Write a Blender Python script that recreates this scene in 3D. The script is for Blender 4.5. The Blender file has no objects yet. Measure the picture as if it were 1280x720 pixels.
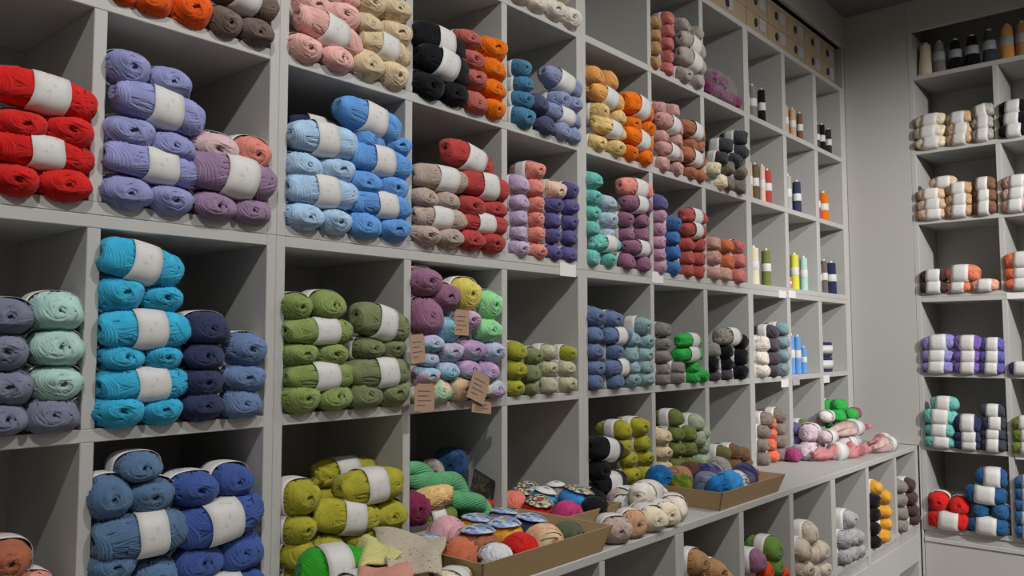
# Yarn shop corner: shelf wall, counter with trays and base cubbies, second shelf unit on the end wall.
# Units are metres, Z = 0 is the counter top. Left shelf wall faces -Y (front plane Y = 0), end wall faces -X (X = 3.326).
import bpy, bmesh, math, random
import numpy as np
from mathutils import Vector, Matrix
random.seed(7)
rng = np.random.RandomState(11)
PI = math.pi
sc = bpy.context.scene
COL = sc.collection
BALLS = [
 ('A0', 'salmon', [('E',-0.51,0.03,0.0252,0.0649,0.0525,0,0), ('E',-0.442,0.03,0.0253,0.0705,0.0525,0,0), ('E',-0.505,0.03,0.064,0.0655,0.0528,0,0), ('E',-0.438,0.03,0.0647,0.0711,0.055,0,0), ('E',-0.43,0.03,0.1064,0.0742,0.0554,0,0), ('E',-0.499,0.03,0.1151,0.0621,0.0531,0,0)]),
 ('A0', 'terracotta', [('E',-0.521,0.03,0.1627,0.0606,0.0526,0,0), ('E',-0.457,0.03,0.1581,0.0678,0.0591,0,0)]),
 ('A1', 'lavender grey', [('E',-0.475,0.03,0.373,0.0692,0.0511,0,0), ('E',-0.403,0.03,0.3754,0.081,0.0558,0,0), ('E',-0.469,0.03,0.4213,0.0722,0.0563,0,0), ('E',-0.475,0.03,0.4763,0.0695,0.0562,0,0), ('E',-0.47,0.03,0.5292,0.0729,0.0568,0,0)]),
 ('A1', 'mint', [('E',-0.398,0.03,0.4248,0.0806,0.0561,0,0), ('E',-0.4,0.03,0.482,0.0808,0.0588,0,0), ('E',-0.4,0.03,0.5407,0.0757,0.0588,0,0)]),
 ('A2', 'red', [('E',-0.534,0.03,0.7492,0.0615,0.0495,0,0), ('E',-0.468,0.03,0.7502,0.0689,0.0515,0,0), ('E',-0.396,0.03,0.7527,0.083,0.0564,0,0), ('S',-0.56,0,0.7847,0.1102,0.047,0,0), ('S',-0.428,0,0.7921,0.1465,0.0486,2,0), ('E',-0.533,0.03,0.8201,0.0619,0.052,0,0), ('E',-0.467,0.03,0.8285,0.0694,0.0541,0,0), ('E',-0.394,0.03,0.8339,0.0781,0.0565,0,0), ('S',-0.431,0,0.8875,0.1521,0.0562,6,0)]),
 ('B0', 'royal blue', [('S',-0.106,0,0.033,0.165,0.0679,0,0), ('E',-0.15,0.03,0.0954,0.0916,0.0632,0,0), ('E',-0.066,0.03,0.0984,0.0894,0.0689,0,0), ('S',-0.111,0,0.1657,0.165,0.0711,-9,0), ('E',-0.16,0.03,0.2261,0.0833,0.0575,0,0), ('E',-0.086,0.03,0.2304,0.0754,0.0627,0,0)]),
 ('B0', 'steel blue', [('S',-0.255,0,0.0291,0.154,0.0602,0,0), ('E',-0.303,0.03,0.0707,0.073,0.0557,0,2), ('E',-0.231,0.03,0.086,0.0819,0.058,0,0), ('E',-0.303,0.03,0.1202,0.073,0.0557,0,0), ('S',-0.259,0,0.165,0.1541,0.0686,0,0), ('E',-0.307,0.03,0.2309,0.0647,0.0719,0,0), ('E',-0.238,0.03,0.226,0.0837,0.0577,0,0), ('E',-0.258,0.03,0.2761,0.0715,0.0493,0,0)]),
 ('B1', 'denim blue', [('E',-0.07,0.03,0.3748,0.0791,0.0545,0,0), ('E',-0.067,0.03,0.4226,0.0794,0.0548,0,0), ('E',-0.064,0.03,0.4772,0.0779,0.061,0,0)]),
 ('B1', 'navy', [('E',-0.152,0.03,0.3751,0.0801,0.0553,0,0), ('E',-0.148,0.03,0.4181,0.0804,0.0555,0,0), ('E',-0.15,0.03,0.4647,0.0763,0.0526,0,0), ('E',-0.145,0.03,0.5158,0.0852,0.0588,0,0)]),
 ('B1', 'turquoise', [('E',-0.227,0.03,0.3727,0.0687,0.0504,0,0), ('E',-0.298,0.03,0.3758,0.082,0.0566,0,0), ('S',-0.257,0,0.4187,0.1538,0.0529,0,0), ('E',-0.225,0.03,0.4643,0.0691,0.0478,0,0), ('E',-0.296,0.03,0.4653,0.0707,0.0488,0,0), ('S',-0.261,0,0.5132,0.1508,0.0614,0,0), ('E',-0.304,0.03,0.5734,0.0691,0.0623,0,0), ('E',-0.235,0.03,0.5681,0.0734,0.0506,0,0), ('S',-0.27,0,0.6259,0.1388,0.0641,12,0)]),
 ('B2', 'coral pink', [('E',-0.057,0.03,0.863,0.0773,0.0649,0,0)]),
 ('B2', 'lilac', [('E',-0.136,0.03,0.7514,0.0868,0.0539,0,0), ('E',-0.058,0.03,0.7525,0.0801,0.056,0,0), ('S',-0.101,0,0.8042,0.165,0.0724,5,0)]),
 ('B2', 'pale pink', [('E',-0.136,0.03,0.8574,0.094,0.0623,0,0)]),
 ('B2', 'periwinkle', [('E',-0.294,0.03,0.753,0.0869,0.0569,0,0), ('E',-0.215,0.03,0.7517,0.083,0.0543,0,0), ('S',-0.254,0,0.8014,0.165,0.0537,5,0), ('E',-0.219,0.03,0.8403,0.0837,0.052,0,0), ('E',-0.296,0.03,0.8504,0.0817,0.0596,0,0), ('S',-0.245,0,0.9053,0.165,0.0619,8,0), ('E',-0.225,0.03,0.9546,0.0765,0.057,0,0), ('E',-0.298,0.03,0.963,0.0763,0.0623,0,0)]),
 ('B3', 'burnt orange', [('E',-0.313,0.03,1.1037,0.0496,0.0548,0,0), ('E',-0.261,0.03,1.107,0.0615,0.0614,0,0), ('E',-0.194,0.03,1.11,0.075,0.0675,0,0), ('E',-0.266,0.03,1.1579,0.0797,0.0626,0,0)]),
 ('B3', 'taupe', [('E',-0.058,0.03,1.1046,0.0725,0.0567,0,0), ('E',-0.124,0.03,1.1053,0.0685,0.058,0,0), ('S',-0.09,0,1.1628,0.1442,0.0627,12,0)]),
 ('C0', 'lime', [('E',0.165,0.03,0.024,0.0725,0.05,0,0), ('E',0.246,0.03,0.0249,0.0751,0.0518,0,0), ('E',0.082,0.03,0.0263,0.0764,0.0546,0,0), ('S',0.255,0.11,0.0282,0.165,0.0584,0,1), ('E',0.297,0.03,0.0572,0.0717,0.0495,0,0), ('E',0.064,0.03,0.066,0.0678,0.0575,0,2), ('E',0.13,0.03,0.0694,0.0799,0.0559,0,0), ('E',0.213,0.03,0.0714,0.0791,0.0545,0,0), ('S',0.255,0.11,0.0846,0.165,0.0584,0,1), ('E',0.294,0.03,0.1082,0.0921,0.0672,0,0), ('E',0.064,0.03,0.1179,0.0678,0.0575,0,0), ('S',0.173,0,0.1251,0.165,0.0642,12,0), ('S',0.255,0.11,0.141,0.165,0.0584,0,1), ('E',0.065,0.03,0.1792,0.068,0.0673,0,0), ('S',0.24,0,0.1813,0.165,0.0662,0,0), ('S',0.255,0.11,0.1975,0.165,0.0584,0,1)]),
 ('C1', 'leaf green', [('E',0.062,0.03,0.3782,0.0874,0.0613,0,0), ('E',0.141,0.03,0.3776,0.086,0.0603,0,0), ('S',0.104,0,0.4207,0.165,0.0532,0,0), ('E',0.053,0.03,0.4667,0.0701,0.0483,0,0), ('E',0.132,0.03,0.4658,0.0727,0.0501,0,0), ('S',0.101,0,0.5141,0.165,0.0498,0,0), ('E',0.05,0.03,0.5616,0.064,0.0548,0,0), ('E',0.124,0.03,0.567,0.081,0.0602,0,0)]),
 ('C1', 'sage green', [('E',0.222,0.03,0.3788,0.0908,0.0626,0,0), ('E',0.3,0.03,0.3781,0.0803,0.0612,0,0), ('S',0.258,0,0.4241,0.165,0.0607,0,0), ('E',0.231,0.03,0.4767,0.0708,0.0489,0,0), ('E',0.298,0.03,0.4767,0.0728,0.0502,0,0), ('S',0.267,0,0.5319,0.1467,0.0679,14,0)]),
 ('C2', 'cornflower blue', [('E',0.218,0.03,0.7544,0.0868,0.0598,0,0), ('E',0.298,0.03,0.7537,0.0847,0.0584,0,0), ('S',0.258,0,0.7966,0.165,0.0543,0,0), ('E',0.216,0.03,0.8374,0.0872,0.0601,0,0), ('E',0.297,0.03,0.8385,0.0869,0.0624,0,0), ('S',0.258,0,0.8933,0.165,0.0618,4,0), ('E',0.226,0.03,0.9365,0.077,0.0531,0,0), ('E',0.303,0.03,0.937,0.0744,0.0513,0,0), ('S',0.225,0,0.9823,0.165,0.0642,13,0)]),
 ('C2', 'dark navy', [('S',0.156,0.11,0.748,0.1279,0.0469,0,1), ('S',0.156,0.11,0.7929,0.1279,0.0469,0,1), ('S',0.156,0.11,0.8378,0.1279,0.0469,0,1), ('S',0.156,0.11,0.8827,0.1279,0.0469,0,1), ('S',0.156,0.11,0.9277,0.1279,0.0469,0,1), ('S',0.156,0.11,0.9726,0.1279,0.0469,0,1)]),
 ('C2', 'light blue', [('E',0.061,0.03,0.7539,0.0852,0.0588,0,0), ('E',0.139,0.03,0.7532,0.0833,0.0575,0,0), ('S',0.104,0,0.8044,0.165,0.0608,0,0), ('E',0.06,0.03,0.8515,0.081,0.0559,0,0), ('E',0.136,0.03,0.8553,0.0835,0.058,0,0), ('S',0.104,0,0.9141,0.165,0.0644,0,0)]),
 ('C3', 'beige', [('E',0.217,0.03,1.1107,0.0894,0.0688,0,0), ('E',0.296,0.03,1.1082,0.0815,0.0638,0,0), ('S',0.267,0,1.1586,0.1453,0.0527,10,0), ('E',0.223,0.03,1.1958,0.0726,0.0516,0,0), ('E',0.297,0.03,1.1989,0.0859,0.0599,0,0), ('E',0.219,0.03,1.2452,0.0778,0.0518,0,0), ('E',0.296,0.03,1.2552,0.0875,0.0605,0,0)]),
 ('C3', 'pink', [('E',0.061,0.03,1.105,0.079,0.0574,0,0), ('E',0.136,0.03,1.1061,0.0819,0.0596,0,0), ('S',0.115,0,1.15,0.165,0.0592,12,0), ('E',0.068,0.03,1.1913,0.0826,0.0547,0,0), ('E',0.148,0.03,1.1944,0.0897,0.0634,0,0), ('S',0.106,0,1.2516,0.165,0.0569,10,0)]),
 ('D1', 'lemon yellow', [('E',0.541,0.03,0.6091,0.0911,0.0793,0,0)]),
 ('D1', 'lemon-and-lilac', [('E',0.642,0.03,0.3719,0.068,0.0489,0,0)]),
 ('D1', 'mauve', [('E',0.407,0.03,0.5514,0.0922,0.0865,0,0), ('E',0.461,0.03,0.5989,0.0813,0.0658,0,0), ('E',0.399,0.03,0.6331,0.0866,0.0638,0,0)]),
 ('D1', 'mint green', [('E',0.611,0.03,0.5208,0.088,0.0607,0,0), ('E',0.622,0.03,0.5853,0.0835,0.0731,0,0)]),
 ('D1', 'pastel lilac', [('E',0.545,0.03,0.4238,0.0687,0.0474,0,0), ('E',0.612,0.03,0.4166,0.0762,0.0526,0,0), ('E',0.556,0.03,0.4709,0.0748,0.0516,0,0), ('E',0.536,0.03,0.5458,0.0747,0.0515,0,0)]),
 ('D1', 'pastel peach', [('E',0.581,0.03,0.3714,0.0622,0.0479,0,0), ('E',0.515,0.03,0.3767,0.0776,0.0585,0,0)]),
 ('D1', 'pastel sky blue', [('E',0.471,0.03,0.4219,0.0667,0.046,0,0), ('E',0.415,0.03,0.4514,0.0545,0.0376,0,0), ('E',0.477,0.03,0.4677,0.0726,0.05,0,0), ('E',0.627,0.03,0.4667,0.0768,0.053,0,0), ('E',0.413,0.03,0.487,0.0655,0.0451,0,0), ('E',0.475,0.03,0.5216,0.0755,0.0578,0,0)]),
 ('D1', 'rainbow pastel', [('E',0.388,0.03,0.3698,0.0583,0.0445,0,0), ('E',0.446,0.03,0.376,0.0668,0.0571,0,0), ('E',0.398,0.03,0.412,0.0649,0.0447,0,0)]),
 ('D2', 'crimson', [('E',0.512,0.14,0.7467,0.0715,0.0444,0,1), ('E',0.551,0.03,0.7518,0.088,0.0546,0,0), ('E',0.632,0.03,0.7526,0.0906,0.0563,0,0), ('E',0.512,0.14,0.7891,0.0715,0.0444,0,1), ('S',0.595,0,0.7919,0.165,0.0486,0,0), ('E',0.512,0.14,0.8314,0.0715,0.0444,0,1), ('E',0.546,0.03,0.829,0.0942,0.0585,0,0), ('E',0.631,0.03,0.8297,0.0912,0.0566,0,0), ('E',0.512,0.14,0.8738,0.0715,0.0444,0,1), ('S',0.595,0,0.8872,0.165,0.0636,4,0), ('E',0.512,0.14,0.9162,0.0715,0.0444,0,1), ('S',0.543,0,0.9474,0.165,0.0618,12,0)]),
 ('D2', 'greige', [('E',0.397,0.03,0.75,0.0822,0.051,0,0), ('E',0.473,0.03,0.7508,0.0849,0.0527,0,0), ('S',0.443,0,0.7887,0.1618,0.0491,0,0), ('E',0.394,0.03,0.8297,0.0767,0.0509,0,0), ('E',0.466,0.03,0.8331,0.0792,0.0491,0,0), ('S',0.443,0,0.8836,0.1617,0.0562,0,0)]),
 ('D3', 'black', [('E',0.403,0.03,1.1087,0.0888,0.0648,0,0), ('E',0.487,0.03,1.1097,0.0916,0.0669,0,0), ('S',0.445,0,1.1639,0.165,0.0706,8,0), ('S',0.433,0,1.2154,0.1549,0.0664,6,0)]),
 ('D3', 'brick red', [('E',0.567,0.03,1.1047,0.0782,0.0568,0,0), ('E',0.557,0.03,1.1567,0.0765,0.0527,0,0), ('E',0.545,0.03,1.204,0.0763,0.0527,0,0), ('E',0.539,0.03,1.2521,0.0763,0.0526,0,0)]),
 ('D3', 'bright orange', [('E',0.638,0.03,1.1034,0.0748,0.0543,0,0), ('E',0.636,0.03,1.1471,0.082,0.0566,0,0), ('E',0.634,0.03,1.2013,0.0853,0.0588,0,0), ('E',0.631,0.03,1.2559,0.0911,0.0629,0,0)]),
 ('E1', 'olive lime', [('E',0.726,0.03,0.3706,0.0518,0.0463,0,0), ('E',0.73,0.03,0.417,0.0567,0.0506,0,0), ('E',0.965,0.03,0.4587,0.0512,0.0457,0,0), ('E',0.733,0.03,0.4657,0.0569,0.0508,0,0)]),
 ('E1', 'pale sage', [('E',0.869,0.03,0.3718,0.0544,0.0486,0,0), ('E',0.953,0.03,0.3713,0.0534,0.0477,0,0), ('E',0.869,0.03,0.4178,0.0496,0.0442,0,0), ('E',0.953,0.03,0.4159,0.0509,0.0455,0,0), ('E',0.869,0.03,0.462,0.0496,0.0443,0,0)]),
 ('E1', 'sage green', [('E',0.792,0.03,0.3669,0.0434,0.0387,0,0), ('E',0.796,0.03,0.4068,0.0556,0.0496,0,0), ('E',0.8,0.03,0.4519,0.0533,0.0476,0,0)]),
 ('E2', 'coral pink', [('E',0.822,0.03,0.7465,0.0493,0.044,0,0), ('E',0.822,0.03,0.7873,0.0493,0.044,0,0), ('E',0.819,0.03,0.8293,0.0493,0.044,0,0), ('E',0.816,0.03,0.8713,0.0493,0.0441,0,0), ('E',0.812,0.03,0.9155,0.0543,0.0485,0,0), ('E',0.809,0.03,0.963,0.0568,0.0507,0,0)]),
 ('E2', 'pale lilac', [('E',0.747,0.03,0.7481,0.0528,0.0472,0,0), ('E',0.747,0.03,0.782,0.0481,0.0429,0,0), ('E',0.747,0.03,0.8231,0.0481,0.043,0,0), ('E',0.748,0.03,0.8665,0.053,0.0473,0,0), ('E',0.744,0.03,0.914,0.0579,0.0517,0,0)]),
 ('E2', 'pale peach', [('E',0.898,0.03,0.9263,0.061,0.0544,0,0)]),
 ('E2', 'violet', [('E',0.89,0.03,0.747,0.0504,0.045,0,0), ('E',0.964,0.03,0.7475,0.0516,0.0461,0,0), ('E',0.894,0.03,0.7899,0.0505,0.0451,0,0), ('E',0.969,0.03,0.7916,0.0518,0.0462,0,0), ('E',0.894,0.03,0.8331,0.0506,0.0452,0,0), ('E',0.969,0.03,0.8359,0.0518,0.0463,0,0), ('E',0.894,0.03,0.8774,0.0532,0.0475,0,0), ('E',0.97,0.03,0.8813,0.0545,0.0487,0,0), ('E',0.97,0.03,0.9292,0.0572,0.0511,0,0)]),
 ('E3', 'grey blue', [('E',0.926,0.03,1.1033,0.0618,0.0541,0,0), ('E',0.982,0.03,1.1016,0.0579,0.0507,0,0), ('S',0.928,0,1.1416,0.165,0.046,6,0), ('E',0.918,0.03,1.1835,0.0676,0.0592,0,0), ('E',0.979,0.03,1.1838,0.0635,0.0556,0,0), ('S',0.928,0,1.2387,0.165,0.0552,10,0)]),
 ('E3', 'slate navy', [('E',0.852,0.03,1.1038,0.0629,0.055,0,0), ('E',0.821,0.03,1.1513,0.0654,0.0572,0,0)]),
 ('E3', 'teal', [('E',0.755,0.03,1.1061,0.0681,0.0596,0,0), ('E',0.755,0.03,1.1482,0.0585,0.0512,0,0), ('E',0.759,0.03,1.1917,0.0562,0.0492,0,0), ('E',0.759,0.03,1.2363,0.0563,0.0492,0,0)]),
 ('E4', 'ivory', [('E',0.735,0.03,1.4478,0.079,0.0583,0,0), ('E',0.81,0.03,1.4484,0.0808,0.0596,0,0), ('E',0.887,0.03,1.449,0.0842,0.0609,0,0), ('E',0.966,0.03,1.4497,0.0858,0.0621,0,0), ('E',0.805,0.03,1.4947,0.0778,0.0537,0,0), ('E',0.922,0.03,1.5003,0.0809,0.0558,0,0)]),
 ('F0', 'black', [('E',1.085,0.03,0.0294,0.0681,0.0608,0,0), ('E',1.16,0.03,0.0278,0.0645,0.0576,0,0), ('S',1.156,0,0.0705,0.1436,0.0579,0,0), ('E',1.103,0.03,0.1131,0.0689,0.0615,0,0), ('S',1.132,0,0.172,0.1504,0.0624,12,0)]),
 ('F0', 'lime', [('E',1.368,0.03,0.0246,0.0573,0.0511,0,0), ('E',1.275,0.03,0.0264,0.0613,0.0547,0,0), ('E',1.36,0.03,0.0733,0.0572,0.0511,0,0), ('E',1.267,0.03,0.0788,0.0613,0.0547,0,0), ('E',1.356,0.03,0.1223,0.0572,0.0511,0,0), ('E',1.259,0.03,0.1299,0.0584,0.0522,0,0), ('E',1.233,0.03,0.1692,0.0608,0.0543,0,2), ('E',1.343,0.03,0.1716,0.0599,0.0535,0,0), ('E',1.233,0.03,0.2197,0.0608,0.0543,0,0), ('E',1.326,0.03,0.2224,0.0625,0.0558,0,0)]),
 ('F1', 'pale teal', [('E',1.286,0.03,0.3727,0.0564,0.0503,0,0), ('E',1.371,0.03,0.3733,0.0578,0.0516,0,0), ('E',1.29,0.03,0.4099,0.0564,0.0504,0,0), ('E',1.367,0.03,0.4114,0.0578,0.0516,0,0), ('E',1.283,0.03,0.4504,0.0565,0.0504,0,0), ('E',1.363,0.03,0.4495,0.0578,0.0516,0,0), ('E',1.369,0.03,0.4932,0.058,0.0517,0,0), ('E',1.287,0.03,0.4982,0.0565,0.0505,0,0), ('E',1.351,0.03,0.5434,0.0635,0.0567,0,0)]),
 ('F1', 'slate blue', [('E',1.082,0.03,0.3735,0.0583,0.052,0,0), ('E',1.192,0.03,0.3744,0.0603,0.0538,0,0), ('E',1.087,0.03,0.4125,0.0585,0.0522,0,0), ('S',1.202,0,0.4132,0.1318,0.0494,0,0), ('E',1.083,0.03,0.4627,0.0585,0.0522,0,0), ('E',1.189,0.03,0.4613,0.0604,0.0539,0,0), ('E',1.084,0.03,0.5129,0.0586,0.0523,0,0), ('S',1.199,0,0.5104,0.1319,0.0495,0,0), ('E',1.182,0.03,0.5592,0.0604,0.054,0,0), ('E',1.085,0.03,0.5657,0.064,0.0572,0,0)]),
 ('F2', 'aqua', [('E',1.078,0.03,0.7484,0.0534,0.0477,0,0), ('E',1.164,0.03,0.749,0.0549,0.049,0,0), ('S',1.142,0,0.7913,0.1453,0.0465,0,0), ('E',1.08,0.03,0.8301,0.0537,0.0479,0,0), ('E',1.081,0.03,0.8761,0.0537,0.048,0,0), ('E',1.082,0.03,0.9246,0.0565,0.0505,0,0), ('E',1.081,0.03,0.9751,0.0592,0.0529,0,0)]),
 ('F2', 'coral pink', [('S',1.311,0,0.9838,0.165,0.0569,0,0)]),
 ('F2', 'mauve', [('E',1.266,0.03,0.751,0.0594,0.0531,0,0), ('E',1.361,0.03,0.7518,0.0611,0.0545,0,0), ('S',1.329,0,0.7933,0.165,0.0467,0,0), ('E',1.268,0.03,0.8294,0.0539,0.0482,0,0), ('E',1.358,0.03,0.8384,0.0554,0.0494,0,0), ('E',1.264,0.03,0.8776,0.0568,0.0507,0,0), ('E',1.354,0.03,0.8852,0.0583,0.052,0,0), ('S',1.329,0,0.9351,0.165,0.0522,0,0)]),
 ('F2', 'pale blue', [('E',1.165,0.03,0.825,0.0495,0.0442,0,0), ('E',1.161,0.03,0.8658,0.0578,0.0516,0,0), ('E',1.158,0.03,0.9154,0.0578,0.0516,0,0)]),
 ('F3', 'bright orange', [('E',1.287,0.03,1.1032,0.0603,0.0539,0,0), ('E',1.373,0.03,1.1052,0.0648,0.0578,0,0), ('S',1.329,0,1.1469,0.165,0.0581,6,0), ('E',1.294,0.03,1.1889,0.0635,0.0567,0,0), ('E',1.379,0.03,1.1928,0.0652,0.0582,0,0), ('S',1.329,0,1.2521,0.165,0.0688,7,0)]),
 ('F3', 'gold', [('S',1.153,0,1.2462,0.165,0.0547,8,0), ('E',1.091,0.03,1.2971,0.0709,0.0633,0,0), ('E',1.169,0.03,1.3027,0.0698,0.0623,0,0)]),
 ('F3', 'pale yellow', [('E',1.109,0.03,1.1019,0.0573,0.0511,0,0), ('E',1.205,0.03,1.1039,0.0617,0.0551,0,0), ('S',1.169,0,1.1524,0.165,0.0499,5,0), ('E',1.119,0.03,1.1917,0.0658,0.0588,0,0), ('E',1.216,0.03,1.1972,0.0621,0.0554,0,0)]),
 ('G0', 'beige', [('E',1.468,0.03,0.0253,0.0589,0.0526,0,0), ('E',1.469,0.03,0.0759,0.059,0.0527,0,0), ('E',1.466,0.03,0.1266,0.059,0.0527,0,0), ('E',1.462,0.03,0.1786,0.062,0.0554,0,0)]),
 ('G0', 'olive green', [('E',1.638,0.03,0.0238,0.0555,0.0496,0,0), ('E',1.551,0.03,0.0259,0.0603,0.0538,0,0), ('E',1.64,0.03,0.0728,0.0587,0.0524,0,0), ('E',1.552,0.03,0.0778,0.0604,0.0539,0,0), ('E',1.641,0.03,0.1232,0.0588,0.0525,0,0), ('E',1.554,0.03,0.1297,0.0605,0.054,0,0), ('E',1.643,0.03,0.1738,0.0589,0.0526,0,0), ('E',1.555,0.03,0.1817,0.0606,0.0541,0,0), ('E',1.557,0.03,0.2339,0.0607,0.0542,0,0)]),
 ('G0', 'pale mint', [('E',1.736,0.03,0.0245,0.057,0.0509,0,0), ('E',1.738,0.03,0.0734,0.0571,0.051,0,0), ('E',1.74,0.03,0.1224,0.0572,0.0511,0,0), ('E',1.696,0.03,0.1543,0.063,0.0562,0,2), ('E',1.748,0.03,0.1714,0.0577,0.0515,0,0), ('E',1.696,0.03,0.2085,0.063,0.0562,0,0)]),
 ('G1', 'bright green', [('E',1.683,0.03,0.3703,0.0566,0.0455,0,0), ('E',1.748,0.03,0.3708,0.058,0.0466,0,0), ('E',1.679,0.03,0.4039,0.0566,0.0455,0,0), ('S',1.649,0,0.4495,0.1579,0.0504,0,0), ('S',1.651,0,0.4967,0.1583,0.048,0,0)]),
 ('G1', 'stone grey', [('E',1.481,0.03,0.369,0.0536,0.0431,0,0), ('E',1.571,0.03,0.3696,0.055,0.0442,0,0), ('E',1.482,0.03,0.4009,0.0537,0.0432,0,0), ('E',1.578,0.03,0.4021,0.0551,0.0443,0,0), ('E',1.478,0.03,0.4427,0.0567,0.0456,0,0), ('E',1.48,0.03,0.4863,0.0568,0.0456,0,0), ('E',1.476,0.03,0.5311,0.0598,0.048,0,0)]),
 ('G2', 'blue', [('E',1.556,0.03,0.7492,0.0553,0.0494,0,0), ('E',1.558,0.03,0.7966,0.0554,0.0494,0,0), ('E',1.554,0.03,0.8453,0.0585,0.0522,0,0), ('E',1.555,0.03,0.8969,0.0617,0.055,0,0)]),
 ('G2', 'pale mauve', [('E',1.471,0.03,0.7473,0.051,0.0455,0,0), ('E',1.467,0.03,0.7818,0.051,0.0455,0,0), ('E',1.468,0.03,0.8251,0.0511,0.0456,0,0), ('E',1.469,0.03,0.8684,0.0541,0.0483,0,0), ('E',1.47,0.03,0.9146,0.0542,0.0484,0,0)]),
 ('G2', 'red coral', [('E',1.65,0.03,0.7484,0.0535,0.0478,0,0), ('E',1.731,0.03,0.7489,0.0547,0.0488,0,0), ('E',1.651,0.03,0.7844,0.0567,0.0507,0,0), ('E',1.733,0.03,0.7889,0.058,0.0518,0,0), ('E',1.653,0.03,0.8331,0.0568,0.0507,0,0), ('E',1.735,0.03,0.8387,0.0581,0.0518,0,0), ('S',1.7,0,0.8879,0.1538,0.0519,0,0), ('S',1.7,0,0.9379,0.1542,0.052,0,0)]),
 ('G2', 'violet', [('E',1.472,0.03,0.9637,0.0604,0.0539,0,0)]),
 ('G3', 'dusty pink', [('E',1.496,0.03,1.1008,0.0549,0.049,0,0), ('E',1.588,0.03,1.1014,0.0562,0.0502,0,0), ('S',1.541,0,1.1468,0.164,0.0473,5,0), ('E',1.493,0.03,1.1893,0.0519,0.0463,0,0), ('E',1.585,0.03,1.1928,0.0563,0.0503,0,0), ('S',1.541,0,1.2412,0.165,0.0529,6,0), ('E',1.481,0.03,1.2851,0.0518,0.0463,0,0), ('E',1.561,0.03,1.2926,0.0561,0.0501,0,0)]),
 ('G3', 'rust', [('E',1.684,0.03,1.1006,0.0544,0.0486,0,0), ('E',1.749,0.03,1.1011,0.0555,0.0495,0,0), ('S',1.694,0,1.1501,0.165,0.0524,6,0), ('E',1.688,0.03,1.1976,0.0546,0.0488,0,0), ('E',1.749,0.03,1.1982,0.0558,0.0498,0,0), ('S',1.694,0,1.2491,0.165,0.0582,6,0)]),
 ('G4', 'dull gold', [('E',1.454,0.03,1.4417,0.0516,0.0461,0,0), ('E',1.454,0.03,1.4858,0.0517,0.0462,0,0), ('E',1.456,0.03,1.53,0.0518,0.0462,0,0), ('E',1.457,0.03,1.5743,0.0519,0.0463,0,0)]),
 ('G4', 'pale grey', [('E',1.644,0.03,1.4471,0.0639,0.0571,0,0), ('E',1.738,0.03,1.4464,0.0622,0.0555,0,0), ('S',1.694,0,1.5022,0.165,0.0614,8,0), ('S',1.694,0,1.5616,0.165,0.0613,8,0), ('E',1.638,0.03,1.6177,0.0641,0.0572,0,0), ('E',1.732,0.03,1.6173,0.0623,0.0557,0,0)]),
 ('G4', 'rose', [('E',1.538,0.03,1.4422,0.0528,0.0472,0,0), ('E',1.539,0.03,1.48,0.0529,0.0472,0,0), ('E',1.54,0.03,1.5252,0.053,0.0473,0,0), ('E',1.542,0.03,1.5705,0.053,0.0474,0,0), ('E',1.543,0.03,1.6159,0.0531,0.0474,0,0)]),
 ('H0', 'brown', [('E',1.987,0.03,0.0261,0.0608,0.0542,0,0), ('E',2.082,0.03,0.0252,0.0587,0.0524,0,0), ('E',2.063,0.03,0.0616,0.0585,0.0522,0,0), ('E',1.99,0.03,0.0784,0.0609,0.0544,0,0)]),
 ('H0', 'moss', [('E',1.883,0.03,0.0269,0.0625,0.0558,0,0), ('E',1.892,0.03,0.0805,0.0627,0.056,0,0)]),
 ('H1', 'black', [('E',2.057,0.03,0.3768,0.0657,0.0587,0,0), ('E',1.829,0.03,0.4118,0.0556,0.0497,0,0), ('E',1.944,0.03,0.4095,0.0539,0.0481,0,0), ('E',2.053,0.03,0.435,0.0692,0.0618,0,0), ('E',1.932,0.03,0.4545,0.0605,0.054,0,0), ('E',2.059,0.03,0.4947,0.0693,0.0619,0,0)]),
 ('H1', 'plum grey', [('E',1.845,0.03,0.3695,0.0492,0.044,0,0), ('E',1.948,0.03,0.37,0.0505,0.0451,0,0)]),
 ('H1', 'warm grey', [('E',1.831,0.03,0.4609,0.059,0.0527,0,0), ('S',1.953,0,0.5117,0.1584,0.0607,0,0)]),
 ('H2', 'pinkbeige', [('E',1.848,0.03,0.7511,0.0596,0.0532,0,0), ('E',1.938,0.03,0.7517,0.061,0.0544,0,0), ('E',1.85,0.03,0.8024,0.0597,0.0533,0,0), ('E',1.853,0.03,0.8538,0.0599,0.0534,0,0)]),
 ('H2', 'rose', [('E',2.046,0.03,0.7524,0.0626,0.0559,0,0), ('E',2.056,0.03,0.8059,0.0628,0.0561,0,0), ('E',2.052,0.03,0.86,0.0628,0.0561,0,0)]),
 ('H2', 'rust orange', [('E',1.961,0.03,0.8009,0.0614,0.0548,0,0), ('E',1.95,0.03,0.8532,0.0613,0.0548,0,0)]),
 ('H3', 'charcoal', [('E',1.931,0.03,1.196,0.0581,0.0518,0,0), ('E',2.047,0.03,1.2057,0.0632,0.0565,0,0), ('E',1.96,0.03,1.2431,0.0654,0.0584,0,0), ('E',2.092,0.03,1.2421,0.0676,0.0603,0,2), ('E',2.092,0.03,1.2982,0.0676,0.0603,0,0)]),
 ('H3', 'cream', [('E',1.907,0.03,1.1035,0.061,0.0544,0,0), ('E',1.863,0.03,1.137,0.0604,0.0539,0,0)]),
 ('H3', 'greybrown', [('E',1.969,0.03,1.104,0.062,0.0553,0,2), ('E',2.069,0.03,1.1046,0.0634,0.0566,0,0), ('E',1.969,0.03,1.1573,0.062,0.0553,0,0), ('E',2.079,0.03,1.1588,0.0636,0.0568,0,0)]),
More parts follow.
